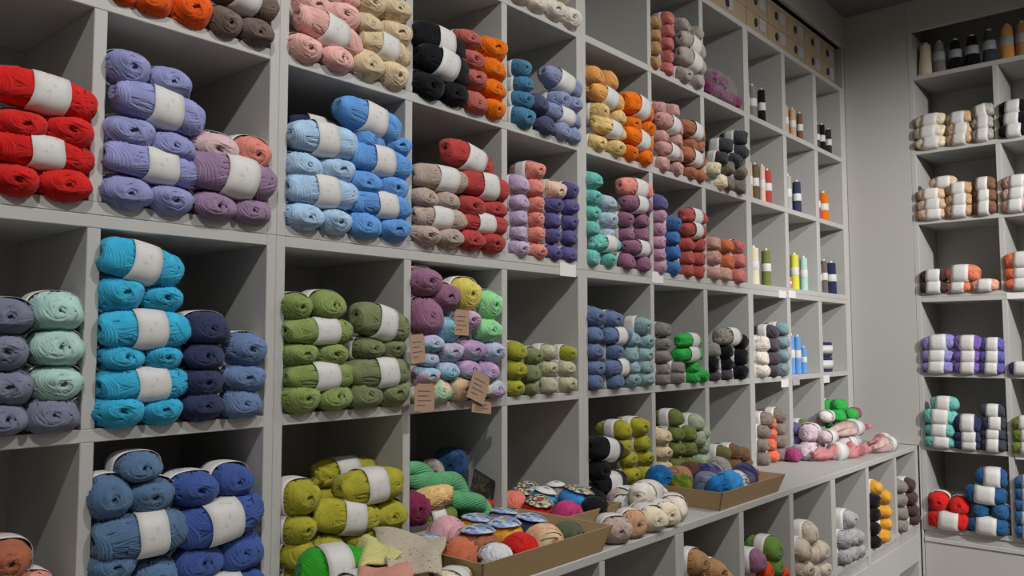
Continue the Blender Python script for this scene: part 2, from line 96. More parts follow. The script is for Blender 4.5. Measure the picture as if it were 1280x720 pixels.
 ('I0', 'grey brown', [('E',2.243,0.03,0.0262,0.061,0.0544,0,0), ('E',2.409,0.03,0.0273,0.0633,0.0566,0,0), ('E',2.239,0.03,0.0786,0.061,0.0544,0,0), ('E',2.405,0.03,0.0834,0.0671,0.0599,0,0), ('E',2.249,0.03,0.1305,0.0612,0.0546,0,0), ('E',2.408,0.03,0.1284,0.0672,0.06,0,2), ('E',2.275,0.03,0.1787,0.0616,0.055,0,0), ('E',2.408,0.03,0.1843,0.0672,0.06,0,0)]),
 ('I0', 'orange', [('E',2.336,0.03,0.0252,0.0586,0.0524,0,0), ('E',2.332,0.03,0.0722,0.0513,0.0458,0,0), ('E',2.335,0.03,0.116,0.0514,0.0459,0,2), ('E',2.335,0.03,0.1599,0.0514,0.0459,0,0)]),
 ('I1', 'grey teal', [('E',2.453,0.03,0.3762,0.0644,0.0575,0,0), ('E',2.456,0.03,0.4329,0.0645,0.0576,0,0), ('E',2.46,0.03,0.4885,0.0646,0.0577,0,0), ('E',2.455,0.03,0.5441,0.0646,0.0577,0,0)]),
 ('I1', 'ivory', [('E',2.245,0.03,0.3781,0.0686,0.0613,0,0), ('E',2.248,0.03,0.4235,0.0688,0.0614,0,0), ('E',2.251,0.03,0.4839,0.0689,0.0615,0,0)]),
 ('I1', 'plum grey', [('E',2.362,0.03,0.374,0.0594,0.053,0,0), ('E',2.357,0.03,0.4243,0.0631,0.0563,0,0), ('E',2.353,0.03,0.4785,0.0631,0.0563,0,0), ('E',2.356,0.03,0.5328,0.0632,0.0564,0,0)]),
 ('J0', 'magenta', [('E',2.666,0.03,0.0236,0.0551,0.0492,0,0), ('E',2.756,0.03,0.0223,0.0521,0.0465,0,0)]),
 ('J0', 'moss green', [('E',2.669,0.03,0.0725,0.0591,0.0528,0,0), ('E',2.673,0.03,0.1233,0.0593,0.0529,0,0)]),
 ('J0', 'orange', [('E',2.75,0.03,0.0582,0.0601,0.0537,0,0), ('E',2.754,0.03,0.0979,0.0602,0.0538,0,0)]),
 ('J0', 'violet', [('E',2.585,0.03,0.0231,0.054,0.0482,0,0), ('E',2.589,0.03,0.0604,0.0619,0.0552,0,0), ('E',2.589,0.03,0.1137,0.062,0.0553,0,0)]),
 ('K0', 'bright green', [('E',3.006,0.03,0.0272,0.0633,0.0565,0,0), ('E',3.063,0.03,0.0329,0.0683,0.061,0,0), ('E',2.961,0.03,0.0651,0.0668,0.0596,0,0), ('E',2.964,0.03,0.1247,0.0712,0.0636,0,0), ('E',2.989,0.03,0.185,0.0759,0.0678,0,0)]),
 ('L4', 'oatmeal brown', [('E',1.201,0.03,-0.3218,0.07,0.0625,0,2), ('E',1.317,0.03,-0.3206,0.0726,0.0648,0,2), ('E',1.201,0.03,-0.2613,0.07,0.0625,0,2), ('E',1.317,0.03,-0.2633,0.0726,0.0648,0,2), ('E',1.201,0.03,-0.2008,0.07,0.0625,0,0), ('E',1.317,0.03,-0.203,0.0726,0.0648,0,0), ('E',1.148,0.03,-0.1761,0.0738,0.0659,0,2), ('E',1.251,0.03,-0.1607,0.0712,0.0636,0,0), ('E',1.148,0.03,-0.1148,0.0738,0.0659,0,0)]),
 ('L5', 'green', [('E',1.654,0.03,-0.228,0.0805,0.0719,0,2), ('E',1.654,0.03,-0.1733,0.0805,0.0719,0,0)]),
 ('L5', 'mauve', [('E',1.53,0.03,-0.1857,0.0721,0.0644,0,0)]),
 ('L5', 'orange red', [('E',1.582,0.03,-0.3229,0.0673,0.0601,0,2), ('E',1.704,0.03,-0.3219,0.0697,0.0623,0,0), ('E',1.582,0.03,-0.2784,0.0673,0.0601,0,0), ('E',1.701,0.03,-0.2616,0.0698,0.0623,0,0), ('E',1.579,0.03,-0.2255,0.0674,0.0602,0,0)]),
 ('L6', 'oatmeal', [('E',1.959,0.03,-0.3167,0.0813,0.0726,0,2), ('E',2.061,0.03,-0.3216,0.0704,0.0629,0,0), ('E',1.9,0.03,-0.2866,0.0737,0.0658,0,0), ('E',2.05,0.03,-0.2554,0.0831,0.0742,0,0), ('E',1.959,0.03,-0.2461,0.0813,0.0726,0,2), ('E',1.89,0.03,-0.2202,0.0797,0.0712,0,0), ('E',1.959,0.03,-0.1755,0.0813,0.0726,0,0)]),
 ('L7', 'silver grey', [('E',2.291,0.03,-0.3155,0.0678,0.0606,0,0), ('E',2.353,0.03,-0.3191,0.0759,0.0678,0,2), ('E',2.442,0.03,-0.3248,0.0633,0.0565,0,0), ('E',2.437,0.03,-0.2743,0.0703,0.0628,0,0), ('E',2.287,0.03,-0.2569,0.0679,0.0606,0,0), ('E',2.353,0.03,-0.2558,0.0759,0.0678,0,2), ('E',2.353,0.03,-0.1928,0.0759,0.0678,0,0)]),
 ('L8', 'black', [('E',2.638,0.03,-0.3252,0.0622,0.0556,0,0), ('E',2.638,0.03,-0.2702,0.0625,0.0558,0,0), ('E',2.639,0.03,-0.2163,0.0627,0.056,0,0), ('E',2.645,0.03,-0.1625,0.0628,0.0561,0,0)]),
 ('L8', 'mustard', [('E',2.763,0.03,-0.326,0.0605,0.054,0,0), ('E',2.79,0.03,-0.28,0.0647,0.0578,0,0), ('E',2.784,0.03,-0.2257,0.0647,0.0578,0,0), ('E',2.791,0.03,-0.1666,0.0725,0.0647,0,0), ('E',2.681,0.03,-0.1166,0.0672,0.06,0,0)]),
 ('L9', 'cocoa', [('E',3.211,0.03,-0.3234,0.0664,0.0593,0,0), ('E',3.193,0.03,-0.2815,0.0662,0.0591,0,0), ('E',3.175,0.03,-0.224,0.0702,0.0627,0,0), ('E',3.157,0.03,-0.1649,0.07,0.0625,0,0)]),
 ('L9', 'stone grey', [('E',3.016,0.03,-0.3227,0.0678,0.0605,0,0), ('E',3.016,0.03,-0.2706,0.0678,0.0605,0,0), ('E',3.016,0.03,-0.212,0.0678,0.0606,0,0), ('E',3.016,0.03,-0.1535,0.0679,0.0606,0,0)]),
 ('R0a', 'aqua', [('S',0.393,0,0.0253,0.1303,0.0527,0,0), ('S',0.395,0,0.0798,0.1304,0.0602,0,0), ('S',0.395,0,0.1418,0.1373,0.0678,0,0), ('S',0.416,0,0.2037,0.1161,0.0601,0,0)]),
 ('R0a', 'dark slate', [('S',0.611,0,0.0262,0.0954,0.0543,0,0), ('S',0.612,0,0.0749,0.0955,0.0471,0,0), ('S',0.614,0,0.1255,0.0955,0.058,0,0), ('S',0.61,0,0.1797,0.0957,0.0545,0,0)]),
 ('R0a', 'navy', [('S',0.506,0,0.0211,0.1121,0.0443,0,0), ('S',0.508,0,0.0585,0.1122,0.0553,0,0), ('S',0.512,0,0.1172,0.1122,0.0738,0,0)]),
 ('R0b', 'apple green', [('S',0.741,0,0.0255,0.1093,0.0531,0,0), ('S',0.743,0,0.0784,0.1093,0.0567,0,0), ('S',0.745,0,0.1331,0.1094,0.0567,0,0)]),
 ('R1a', 'indigo', [('S',0.617,0,0.373,0.0958,0.051,0,0), ('S',0.619,0,0.4238,0.0958,0.0547,0,0), ('S',0.621,0,0.4783,0.0958,0.0583,0,0)]),
 ('R1a', 'lavender', [('S',0.394,0,0.374,0.1311,0.053,0,0), ('S',0.396,0,0.4269,0.1311,0.0568,0,0), ('S',0.401,0,0.4874,0.1379,0.0682,-6,0)]),
 ('R1a', 'purple', [('S',0.516,0,0.3734,0.1125,0.0519,0,0), ('S',0.518,0,0.4252,0.1125,0.0556,0,0), ('S',0.521,0,0.4844,0.1189,0.0667,0,0)]),
 ('R1b', 'navy', [('S',0.737,0,0.3743,0.1043,0.0535,0,0)]),
 ('R2a', 'coral', [('S',0.497,0,0.7488,0.1073,0.0487,0,0), ('S',0.515,0,0.8085,0.1401,0.0747,0,0)]),
 ('R2a', 'dark cocoa', [('S',0.392,0,0.7512,0.1181,0.0533,0,0), ('S',0.395,0,0.8044,0.1181,0.0572,0,0)]),
 ('R2a', 'peach', [('S',0.601,0,0.7502,0.1099,0.0515,0,0)]),
 ('R2b', 'orange', [('S',0.746,0,0.7496,0.123,0.0502,0,0), ('S',0.746,0,0.7978,0.123,0.0502,0,0), ('S',0.747,0,0.855,0.123,0.0682,0,0)]),
 ('R3a', 'camel', [('S',0.507,0,1.1045,0.1143,0.0564,0,0), ('S',0.509,0,1.1536,0.1143,0.0564,0,0), ('S',0.512,0,1.2081,0.1143,0.0565,0,0)]),
 ('R3a', 'chestnut', [('S',0.614,0,1.1058,0.0907,0.0591,0,0), ('S',0.616,0,1.1611,0.0907,0.0554,0,0), ('S',0.615,0,1.2164,0.0909,0.0592,0,0)]),
 ('R3a', 'light tan', [('S',0.394,0,1.1012,0.1258,0.0498,0,0), ('S',0.392,0,1.1441,0.1259,0.0537,0,0), ('S',0.394,0,1.1958,0.126,0.0537,0,0), ('S',0.444,0,1.2458,0.1171,0.0533,0,0)]),
 ('R3b', 'blush', [('S',0.741,0,1.1034,0.1115,0.0541,0,0), ('S',0.743,0,1.1555,0.1115,0.0542,0,0), ('S',0.745,0,1.2095,0.1116,0.0578,0,0)]),
 ('R4a', 'cream', [('S',0.398,0,1.4456,0.1333,0.0539,0,0), ('S',0.397,0,1.4977,0.1335,0.0579,0,0), ('S',0.399,0,1.5536,0.1336,0.0579,0,0)]),
 ('R4a', 'pale grey', [('S',0.616,0,1.4464,0.0912,0.0557,0,0), ('S',0.618,0,1.501,0.0912,0.0557,0,0), ('S',0.621,0,1.5566,0.0912,0.0595,-10,0)]),
 ('R4a', 'tan', [('S',0.519,0,1.445,0.1111,0.0528,0,0), ('S',0.521,0,1.4878,0.1112,0.0566,0,0), ('S',0.523,0,1.5424,0.1112,0.0567,0,0)]),
 ('R4b', 'black', [('S',0.741,0,1.4458,0.1122,0.0545,0,0), ('S',0.743,0,1.4983,0.1122,0.0545,0,0), ('S',0.746,0,1.5527,0.1122,0.0582,0,0)]),
 ('Rxa', 'petrol blue', [('S',0.578,0,-0.3356,0.1598,0.0724,0,0), ('E',0.545,0.03,-0.2681,0.0807,0.069,0,0), ('E',0.622,0.03,-0.2689,0.0723,0.0681,0,0), ('S',0.571,0,-0.1959,0.1607,0.0799,0,0), ('S',0.596,0,-0.1182,0.1276,0.0797,0,0)]),
 ('Rxa', 'red', [('S',0.415,0,-0.3346,0.165,0.0745,0,0), ('E',0.374,0.03,-0.2574,0.0856,0.0898,0,0), ('E',0.461,0.03,-0.2646,0.0831,0.0811,0,0)]),
 ('Rxb', 'blue', [('S',0.745,0,-0.3402,0.1206,0.0633,0,0), ('S',0.745,0,-0.2806,0.1206,0.0598,0,0), ('S',0.747,0,-0.2228,0.1207,0.0598,0,0), ('S',0.75,0,-0.1785,0.1207,0.0599,0,2), ('S',0.75,0,-0.1261,0.1207,0.0599,0,0)]),
]
CONES = [
 ('I4','pale cream',2.255,0.030,1.4196,0.028,0.166),
 ('I4','stone grey',2.325,0.030,1.4196,0.041,0.166),
 ('I4','black',2.413,0.030,1.4196,0.034,0.169),
 ('J4','tan',2.662,0.030,1.4196,0.029,0.152),
 ('J4','warm tan',2.745,0.030,1.4196,0.033,0.155),
 ('J4','chestnut',2.830,0.030,1.4196,0.030,0.154),
 ('K4','cocoa',3.043,0.030,1.4196,0.028,0.145),
 ('K4','black',3.116,0.030,1.4196,0.036,0.159),
 ('K4','dark brown',3.204,0.030,1.4196,0.032,0.153),
 ('I3','tan',2.268,0.030,1.0773,0.028,0.169),
 ('I3','olive brown',2.330,0.030,1.0773,0.037,0.171),
 ('I3','pale peach',2.393,0.030,1.0773,0.028,0.174),
 ('I3','crimson',2.459,0.030,1.0773,0.041,0.166),
 ('J3','silver',2.676,0.030,1.0773,0.033,0.177),
 ('J3','navy',2.787,0.030,1.0773,0.041,0.166),
 ('K3','magenta',3.027,0.030,1.0773,0.028,0.163),
 ('K3','bright orange',3.133,0.030,1.0773,0.051,0.162),
 ('I2','cream',2.312,0.030,0.7255,0.047,0.169),
 ('I2','olive green',2.431,0.030,0.7255,0.041,0.167),
 ('J2','rose pink',2.654,0.030,0.7255,0.029,0.061),
 ('J2','lime yellow',2.736,0.030,0.7255,0.040,0.174),
 ('J2','mint',2.841,0.030,0.7255,0.037,0.167),
 ('K2','denim blue',3.022,0.030,0.7255,0.028,0.150),
 ('K2','stone brown',3.096,0.030,0.7255,0.035,0.172),
 ('K2','dark navy',3.216,0.030,0.7255,0.052,0.172),
 ('J1','cornflower blue',2.667,0.030,0.3485,0.032,0.182),
 ('J1','cornflower blue',2.740,0.030,0.3485,0.033,0.177),
 ('J1','cornflower blue',2.806,0.030,0.3485,0.029,0.125),
 ('R5','cream',0.367,0.050,1.7866,0.075,0.181),
 ('R5','stone grey',0.429,0.050,1.7866,0.062,0.175),
 ('R5','black',0.499,0.050,1.7866,0.069,0.169),
 ('R5','jet black',0.571,0.050,1.7866,0.072,0.171),
 ('R5','charcoal',0.644,0.050,1.7866,0.068,0.180),
 ('R5','mustard gold',0.716,0.050,1.7866,0.074,0.185),
 ('R5','golden tan',0.777,0.050,1.7866,0.062,0.183),
]
BOXX = [1.733, 2.187, 2.398, 2.611, 2.817, 3.028, 3.202]
TICKETS = [
 ('U',0.957,0.6992,0.0761,0.0390),
 ('U',1.451,0.7057,0.0716,0.0373),
 ('U',2.474,0.6949,0.0760,0.0308),
 ('U',2.577,0.6995,0.0883,0.0314),
 ('U',2.477,0.3176,0.1007,0.0339),
 ('U',2.598,0.3234,0.1061,0.0383),
 ('U',2.960,0.3180,0.1127,0.0338),
 ('R',0.722,0.6981,0.0741,0.0287),
 ('R',0.714,-0.0127,0.0428,0.0319),
]
TAGS = [
 (0.361,0.3663,0.0613,0.0615,3),
 (0.537,0.3824,0.0621,0.0698,22),
 (0.554,0.3332,0.0685,0.0292,8),
 (0.495,0.5385,0.0494,0.0614,2),
 (0.343,0.4764,0.0437,0.0649,-4),
]
EXPO = 0.0

# ------------------------------------------------------------------ materials
def lin(c):
    return tuple(((v/255)/12.92 if v/255 <= .04045 else ((v/255+.055)/1.055)**2.4) for v in c)
def new_mat(name):
    m = bpy.data.materials.new(name); m.use_nodes = True
    nt = m.node_tree; b = nt.nodes['Principled BSDF']
    return m, nt, b
def plain(name, col, rough=.5, noise=0.0, nscale=8, bump=0.0, bscale=60, metal=0, spec=.5):
    m, nt, b = new_mat(name)
    b.inputs['Roughness'].default_value = rough
    b.inputs['Metallic'].default_value = metal
    b.inputs['Specular IOR Level'].default_value = spec
    b.inputs['Base Color'].default_value = (*col, 1)
    tc = nt.nodes.new('ShaderNodeTexCoord')
    if noise:
        n = nt.nodes.new('ShaderNodeTexNoise'); n.inputs['Scale'].default_value = nscale; n.inputs['Detail'].default_value = 5
        nt.links.new(tc.outputs['Object'], n.inputs['Vector'])
        mx = nt.nodes.new('ShaderNodeMix'); mx.data_type = 'RGBA'
        mx.inputs['A'].default_value = (*[v*(1-noise) for v in col], 1); mx.inputs['B'].default_value = (*[min(1, v*(1+noise)) for v in col], 1)
        nt.links.new(n.outputs['Fac'], mx.inputs['Factor']); nt.links.new(mx.outputs['Result'], b.inputs['Base Color'])
    if bump:
        n = nt.nodes.new('ShaderNodeTexNoise'); n.inputs['Scale'].default_value = bscale; n.inputs['Detail'].default_value = 4
        nt.links.new(tc.outputs['Object'], n.inputs['Vector'])
        bp = nt.nodes.new('ShaderNodeBump'); bp.inputs['Strength'].default_value = bump; bp.inputs['Distance'].default_value = .002
        nt.links.new(n.outputs['Fac'], bp.inputs['Height']); nt.links.new(bp.outputs['Normal'], b.inputs['Normal'])
    return m
SHELF = plain('shelf_laminate', (.50, .495, .475), .55, .03, 3)
PANEL = plain('painted_panel', (.48, .472, .45), .6, .03, 2)
WALLM = plain('wall_paint', (.55, .53, .50), .85, .04, 1.5, .15, 90)
CEIL = plain('dark_ceiling', (.16, .165, .18), .9, .05, 1)
FLOORM = plain('floor_boards', (.30, .26, .22), .5, .2, 4)
CARD = plain('kraft_cardboard', (.45, .31, .165), .85, .08, 5, .2, 120)
CARDL = plain('light_cardboard', (.40, .30, .20), .85, .06, 4, .15, 120)
HOLE = plain('dark_hole', (.03, .025, .02), .9)
PAPER = plain('white_paper', (.80, .79, .77), .6, .03, 20)
GREYPAPER = plain('grey_paper', (.42, .42, .44), .6)
KRAFT = plain('kraft_tag', (.42, .28, .19), .8, .06, 30)
INK = plain('ink', (.16, .12, .10), .8)
PLASTIC = plain('cone_plastic', (.75, .74, .70), .4)

def yarn_mat(name, palette=None, bands=None, attr=None):
    m, nt, b = new_mat(name)
    N, Lk = nt.nodes, nt.links
    b.inputs['Roughness'].default_value = .95
    b.inputs['Specular IOR Level'].default_value = .12
    b.inputs['Sheen Weight'].default_value = .12
    b.inputs['Sheen Roughness'].default_value = .6
    tc = N.new('ShaderNodeTexCoord'); oi = N.new('ShaderNodeObjectInfo')
    n = N.new('ShaderNodeTexNoise'); n.inputs['Scale'].default_value = 45; n.inputs['Detail'].default_value = 4
    Lk.new(tc.outputs['Object'], n.inputs['Vector'])
    mr = N.new('ShaderNodeMapRange'); mr.inputs['From Min'].default_value = .3; mr.inputs['From Max'].default_value = .7
    mr.inputs['To Min'].default_value = .82; mr.inputs['To Max'].default_value = 1.12
    Lk.new(n.outputs['Fac'], mr.inputs['Value'])
    vm = N.new('ShaderNodeVectorMath'); vm.operation = 'SCALE'
    Lk.new(mr.outputs['Result'], vm.inputs['Scale'])
    if palette:
        n2 = N.new('ShaderNodeTexNoise'); n2.inputs['Scale'].default_value = bands or 14; n2.inputs['Detail'].default_value = 1; n2.inputs['Distortion'].default_value = .6
        Lk.new(tc.outputs['Object'], n2.inputs['Vector'])
        ad = N.new('ShaderNodeMath'); ad.operation = 'ADD'; mu = N.new('ShaderNodeMath'); mu.operation = 'MULTIPLY'; mu.inputs[1].default_value = .3
        Lk.new(oi.outputs['Random'], mu.inputs[0]); sb = N.new('ShaderNodeMath'); sb.operation = 'SUBTRACT'; sb.inputs[1].default_value = .15
        Lk.new(mu.outputs[0], sb.inputs[0]); Lk.new(n2.outputs['Fac'], ad.inputs[0]); Lk.new(sb.outputs[0], ad.inputs[1])
        cr = N.new('ShaderNodeValToRGB'); cr.color_ramp.interpolation = 'EASE'
        el = cr.color_ramp.elements
        while len(el) < len(palette): el.new(.5)
        for i, c in enumerate(palette):
            el[i].position = .3 + .4*i/(len(palette)-1); el[i].color = (*c, 1)
        Lk.new(ad.outputs[0], cr.inputs['Fac']); Lk.new(cr.outputs['Color'], vm.inputs[0])
    elif attr:
        at = N.new('ShaderNodeAttribute'); at.attribute_name = attr; Lk.new(at.outputs['Color'], vm.inputs[0])
    else:
        Lk.new(oi.outputs['Color'], vm.inputs[0])
    Lk.new(vm.outputs['Vector'], b.inputs['Base Color'])
    w = N.new('ShaderNodeTexNoise'); w.inputs['Scale'].default_value = 420; w.inputs['Detail'].default_value = 2
    Lk.new(tc.outputs['Object'], w.inputs['Vector'])
    bp = N.new('ShaderNodeBump'); bp.inputs['Strength'].default_value = .35; bp.inputs['Distance'].default_value = .0012
    Lk.new(w.outputs['Fac'], bp.inputs['Height']); Lk.new(bp.outputs['Normal'], b.inputs['Normal'])
    return m
YARN = yarn_mat('wound_yarn')
YARN_SMALL = yarn_mat('wound_yarn_tinted', attr='yarn_tint')
P = lambda *cs: [tuple(min(.8, v*1.5) for v in lin(c)) for c in cs]
MULTI = {
 'rainbow pastel': yarn_mat('yarn_pastel_rainbow', P((140,175,150),(190,180,140),(170,140,165),(140,170,185)), 22),
 'pastel lilac': yarn_mat('yarn_pastel_lilac', P((150,170,185),(150,125,160),(175,145,170)), 20),
 'pastel sky blue': yarn_mat('yarn_pastel_blue', P((110,160,175),(150,165,185),(160,150,175)), 20),
 'pastel peach': yarn_mat('yarn_pastel_peach', P((190,140,110),(185,165,135),(160,170,140)), 22),
 'lemon-and-lilac': yarn_mat('yarn_lemon_lilac', P((160,140,170),(160,175,180),(190,180,120)), 16),
 'green and orange': yarn_mat('yarn_green_orange', P((60,90,30),(110,110,30),(200,100,35)), 14),
 'blue and mauve': yarn_mat('yarn_blue_mauve', P((30,95,150),(90,110,140),(110,95,120)), 14),
 'sea blue shaded': yarn_mat('yarn_sea_blue', P((20,80,130),(20,105,165),(60,120,150)), 12),
 'space-dyed indigo': yarn_mat('yarn_space_indigo', P((25,25,55),(45,45,90),(90,85,110)), 16),
 'rose shaded': yarn_mat('yarn_rose', P((148,86,92),(172,116,118),(152,112,122)), 14),
 'blush shaded': yarn_mat('yarn_blush', P((165,142,134),(180,158,150),(160,130,130)), 12),
}
# label paper with faint unreadable print
def band_mat():
    m, nt, b = new_mat('label_paper'); N, Lk = nt.nodes, nt.links
    b.inputs['Roughness'].default_value = .55
    tc = N.new('ShaderNodeTexCoord'); sp = N.new('ShaderNodeSeparateXYZ'); Lk.new(tc.outputs['Object'], sp.inputs[0])
    n = N.new('ShaderNodeTexNoise'); n.inputs['Scale'].default_value = 160; n.inputs['Detail'].default_value = 2
    Lk.new(tc.outputs['Object'], n.inputs['Vector'])
    g = N.new('ShaderNodeMath'); g.operation = 'GREATER_THAN'; g.inputs[1].default_value = .60; Lk.new(n.outputs['Fac'], g.inputs[0])
    a = N.new('ShaderNodeMath'); a.operation = 'ABSOLUTE'; Lk.new(sp.outputs['Y'], a.inputs[0])
    l1 = N.new('ShaderNodeMath'); l1.operation = 'LESS_THAN'; l1.inputs[1].default_value = .012; Lk.new(a.outputs[0], l1.inputs[0])
    z = N.new('ShaderNodeMath'); z.operation = 'ABSOLUTE'; Lk.new(sp.outputs['Z'], z.inputs[0])
    l2 = N.new('ShaderNodeMath'); l2.operation = 'LESS_THAN'; l2.inputs[1].default_value = .012; Lk.new(z.outputs[0], l2.inputs[0])
    m1 = N.new('ShaderNodeMath'); m1.operation = 'MULTIPLY'; Lk.new(l1.outputs[0], m1.inputs[0]); Lk.new(l2.outputs[0], m1.inputs[1])
    m2 = N.new('ShaderNodeMath'); m2.operation = 'MULTIPLY'; Lk.new(m1.outputs[0], m2.inputs[0]); Lk.new(g.outputs[0], m2.inputs[1])
    mx = N.new('ShaderNodeMix'); mx.data_type = 'RGBA'; mx.inputs['A'].default_value = (.70, .69, .675, 1); mx.inputs['B'].default_value = (.58, .57, .57, 1)
    Lk.new(m2.outputs[0], mx.inputs['Factor']); Lk.new(mx.outputs['Result'], b.inputs['Base Color'])
    return m
BAND = band_mat()
def floral_mat(name, cols, scale):
    m, nt, b = new_mat(name); N, Lk = nt.nodes, nt.links
    b.inputs['Roughness'].default_value = .35
    tc = N.new('ShaderNodeTexCoord'); v = N.new('ShaderNodeTexVoronoi'); v.inputs['Scale'].default_value = scale
    Lk.new(tc.outputs['Object'], v.inputs['Vector'])
    sp = N.new('ShaderNodeSeparateColor'); Lk.new(v.outputs['Color'], sp.inputs[0])
    cr = N.new('ShaderNodeValToRGB'); cr.color_ramp.interpolation = 'CONSTANT'; el = cr.color_ramp.elements
    while len(el) < len(cols): el.new(.5)
    for i, c in enumerate(cols): el[i].position = i/len(cols); el[i].color = (*c, 1)
    Lk.new(sp.outputs['Red'], cr.inputs['Fac']); Lk.new(cr.outputs['Color'], b.inputs['Base Color'])
    return m
BLUELAB = floral_mat('blue_picture_label', P((90,112,155),(120,142,180),(150,168,195),(175,180,190),(70,75,95),(160,170,185)), 75)
FLORLAB = floral_mat('floral_label', P((175,170,162),(55,42,42),(160,155,148),(110,120,55),(165,158,152),(110,75,75)), 110)

# ------------------------------------------------------------------ mesh helpers
def link(name, me, mat=None, parent=None, loc=None):
    o = bpy.data.objects.new(name, me); COL.objects.link(o)
    if mat is not None and me is not None and not me.materials: me.materials.append(mat)
    if parent is not None: o.parent = parent
    if loc is not None: o.location = loc
    return o
def tag(o, label, cat, group=None, kind=None):
    o['label'] = label; o['category'] = cat
    if group: o['group'] = group
    if kind: o['kind'] = kind
    return o
def struct(o):
    o['kind'] = 'structure'; return o
def bevel_mod(me, w=.0012):
    bm = bmesh.new(); bm.from_mesh(me)
    bmesh.ops.bevel(bm, geom=list(bm.edges), offset=w, segments=1, affect='EDGES', clamp_overlap=True)
    bm.to_mesh(me); bm.free()
def box_mesh(name, x0, x1, y0, y1, z0, z1, bev=.0012):
    me = bpy.data.meshes.new(name)
    v = [(x, y, z) for x in (x0, x1) for y in (y0, y1) for z in (z0, z1)]
    f = [(0,1,3,2),(4,6,7,5),(0,4,5,1),(2,3,7,6),(0,2,6,4),(1,5,7,3)]
    me.from_pydata(v, [], f); me.update()
    bm = bmesh.new(); bm.from_mesh(me); bmesh.ops.recalc_face_normals(bm, faces=bm.faces)
    if bev: bmesh.ops.bevel(bm, geom=list(bm.edges), offset=bev, segments=1, affect='EDGES')
    bm.to_mesh(me); bm.free()
    return me
def box(name, x0, x1, y0, y1, z0, z1, mat, parent=None, bev=.0012):
    if x1 < x0: x0, x1 = x1, x0
    if y1 < y0: y0, y1 = y1, y0
    return link(name, box_mesh(name, x0, x1, y0, y1, z0, z1, bev), mat, parent)
def from_np(name, V, F, smooth=True):
    me = bpy.data.meshes.new(name); me.from_pydata([tuple(v) for v in V], [], [tuple(f) for f in F]); me.update()
    if smooth: me.polygons.foreach_set('use_smooth', [True]*len(me.polygons))
    return me
def recalc(me):
    bm = bmesh.new(); bm.from_mesh(me); bmesh.ops.recalc_face_normals(bm, faces=bm.faces); bm.to_mesh(me); bm.free()
    me.polygons.foreach_set('use_smooth', [True]*len(me.polygons)); return me

